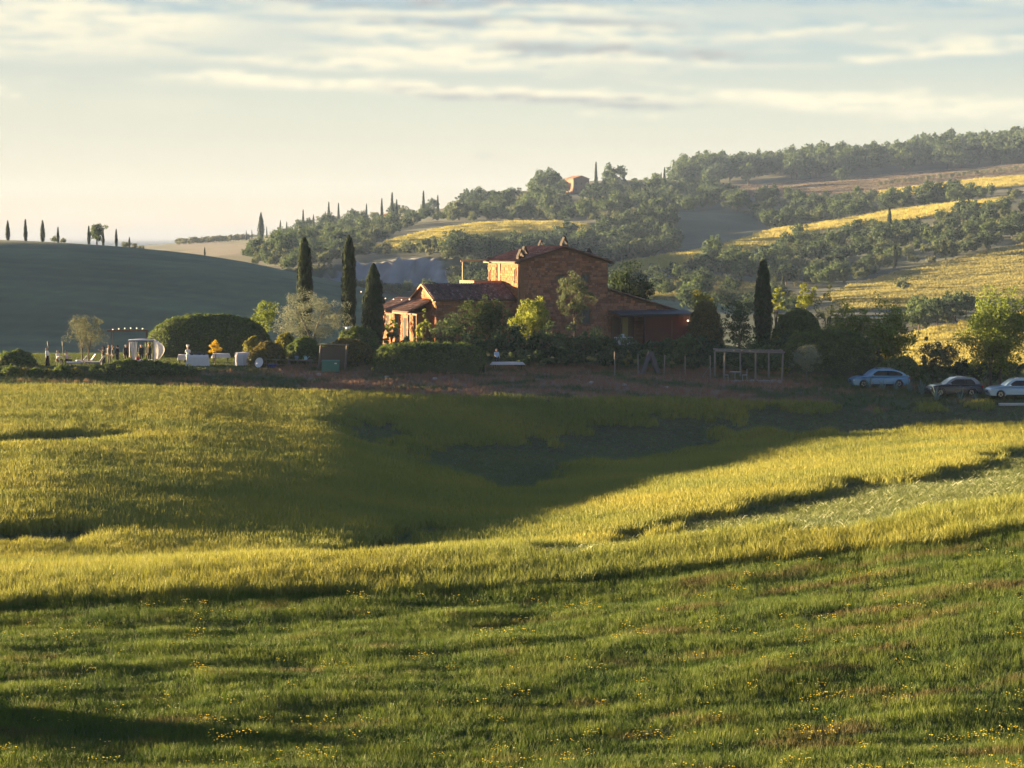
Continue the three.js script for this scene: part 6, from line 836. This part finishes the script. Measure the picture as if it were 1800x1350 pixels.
  for (const x of [wx0, wx1]) for (const sgn of [-1, 1]) { const ty = new THREE.TorusGeometry(wr - 0.095, 0.095, 10, 24); ty.scale(1, 1, 1.15); ty.translate(x, wr - 0.005, sgn * (h2 - 0.12)); const w = part('tyre', ty, mat(0.018, 0.018, 0.02, 0.9), t); const d = new THREE.CylinderGeometry(wr - 0.12, wr - 0.12, 0.14, 20); d.rotateX(Math.PI / 2); d.translate(x, wr - 0.005, sgn * (h2 - 0.12)); part('rim', d, rim, w); for (let k = 0; k < 5; k++) { const sp = new THREE.BoxGeometry(0.05, (wr - 0.13) * 1.0, 0.03); sp.translate(0, (wr - 0.13) / 2, 0); sp.rotateZ(k * 1.2566); sp.translate(x, wr - 0.005, sgn * (h2 - 0.035)); part('spoke', sp, trim, w); } }
  return t;
}
car('parked_car', 'light blue coupe backed car parked behind the agaves', 1546, 196.6, 0.10, { paint: [0.10, 0.25, 0.43], L: 5.0, Hc: 1.62, coupe: 1 });
car('parked_car', 'dark car with a pale roof line parked between the two light cars', 1678, 191.4, 0.06, { paint: [0.012, 0.014, 0.03], roofPaint: [0.12, 0.15, 0.20], L: 4.5, Hc: 1.60 });
car('parked_car', 'pale blue white car cut by the right edge of the picture', 1786, 189.4, 0.04, { paint: [0.27, 0.40, 0.55], L: 4.7, Hc: 1.64 });
{ const p = onGround(1800, 187.3); single('kerb_strip', new RoundedBoxGeometry(4.0, 0.22, 0.35, 2, 0.04), mat(0.50, 0.46, 0.46, 0.9), 'pale kerb in front of the car at the right edge', 'kerb', [p[0], p[1] + 0.05, p[2]], 0.03); }

// ---------------------------------------------------------------- labels of the trees that share a group: their look and their place counted from the left
{
  const groups = new Map(); scene.children.forEach(o => { if (o.userData.group) { if (!groups.has(o.userData.group)) groups.set(o.userData.group, []); groups.get(o.userData.group).push(o); } });
  const nth = n => n + (n % 100 > 10 && n % 100 < 14 ? 'th' : ['th', 'st', 'nd', 'rd', 'th', 'th', 'th', 'th', 'th', 'th'][n % 10]);
  const looks = new Map([[M.oak, 'green tree'], [M.darkOak, 'dark green tree'], [M.pale, 'pale green tree'], [M.olive, 'small grey green tree'], [M.farCypress, 'slim cypress']]);
  groups.forEach((list, group) => {
    const count = new Map(); list.forEach(o => count.set(o.userData.label, (count.get(o.userData.label) || 0) + 1));
    list.sort((a, b) => a.position.x / -a.position.z - b.position.x / -b.position.z);
    list.forEach((o, i) => { if (count.get(o.userData.label) < 2) return; const crown = o.children.find(c => c.name === 'crown'), look = o.userData.category === 'shrub' ? 'low bush' : (crown && looks.get(crown.material)) || o.userData.category; const rest = group.replace(/^(slim cypresses|(row of )?(small |olive )?(trees|shrubs)) /, ''); o.userData.label = look + ', ' + nth(i + 1) + ' from the left ' + rest.replace(/^of /, 'in '); });
  });
}
renderer.render(scene, camera);
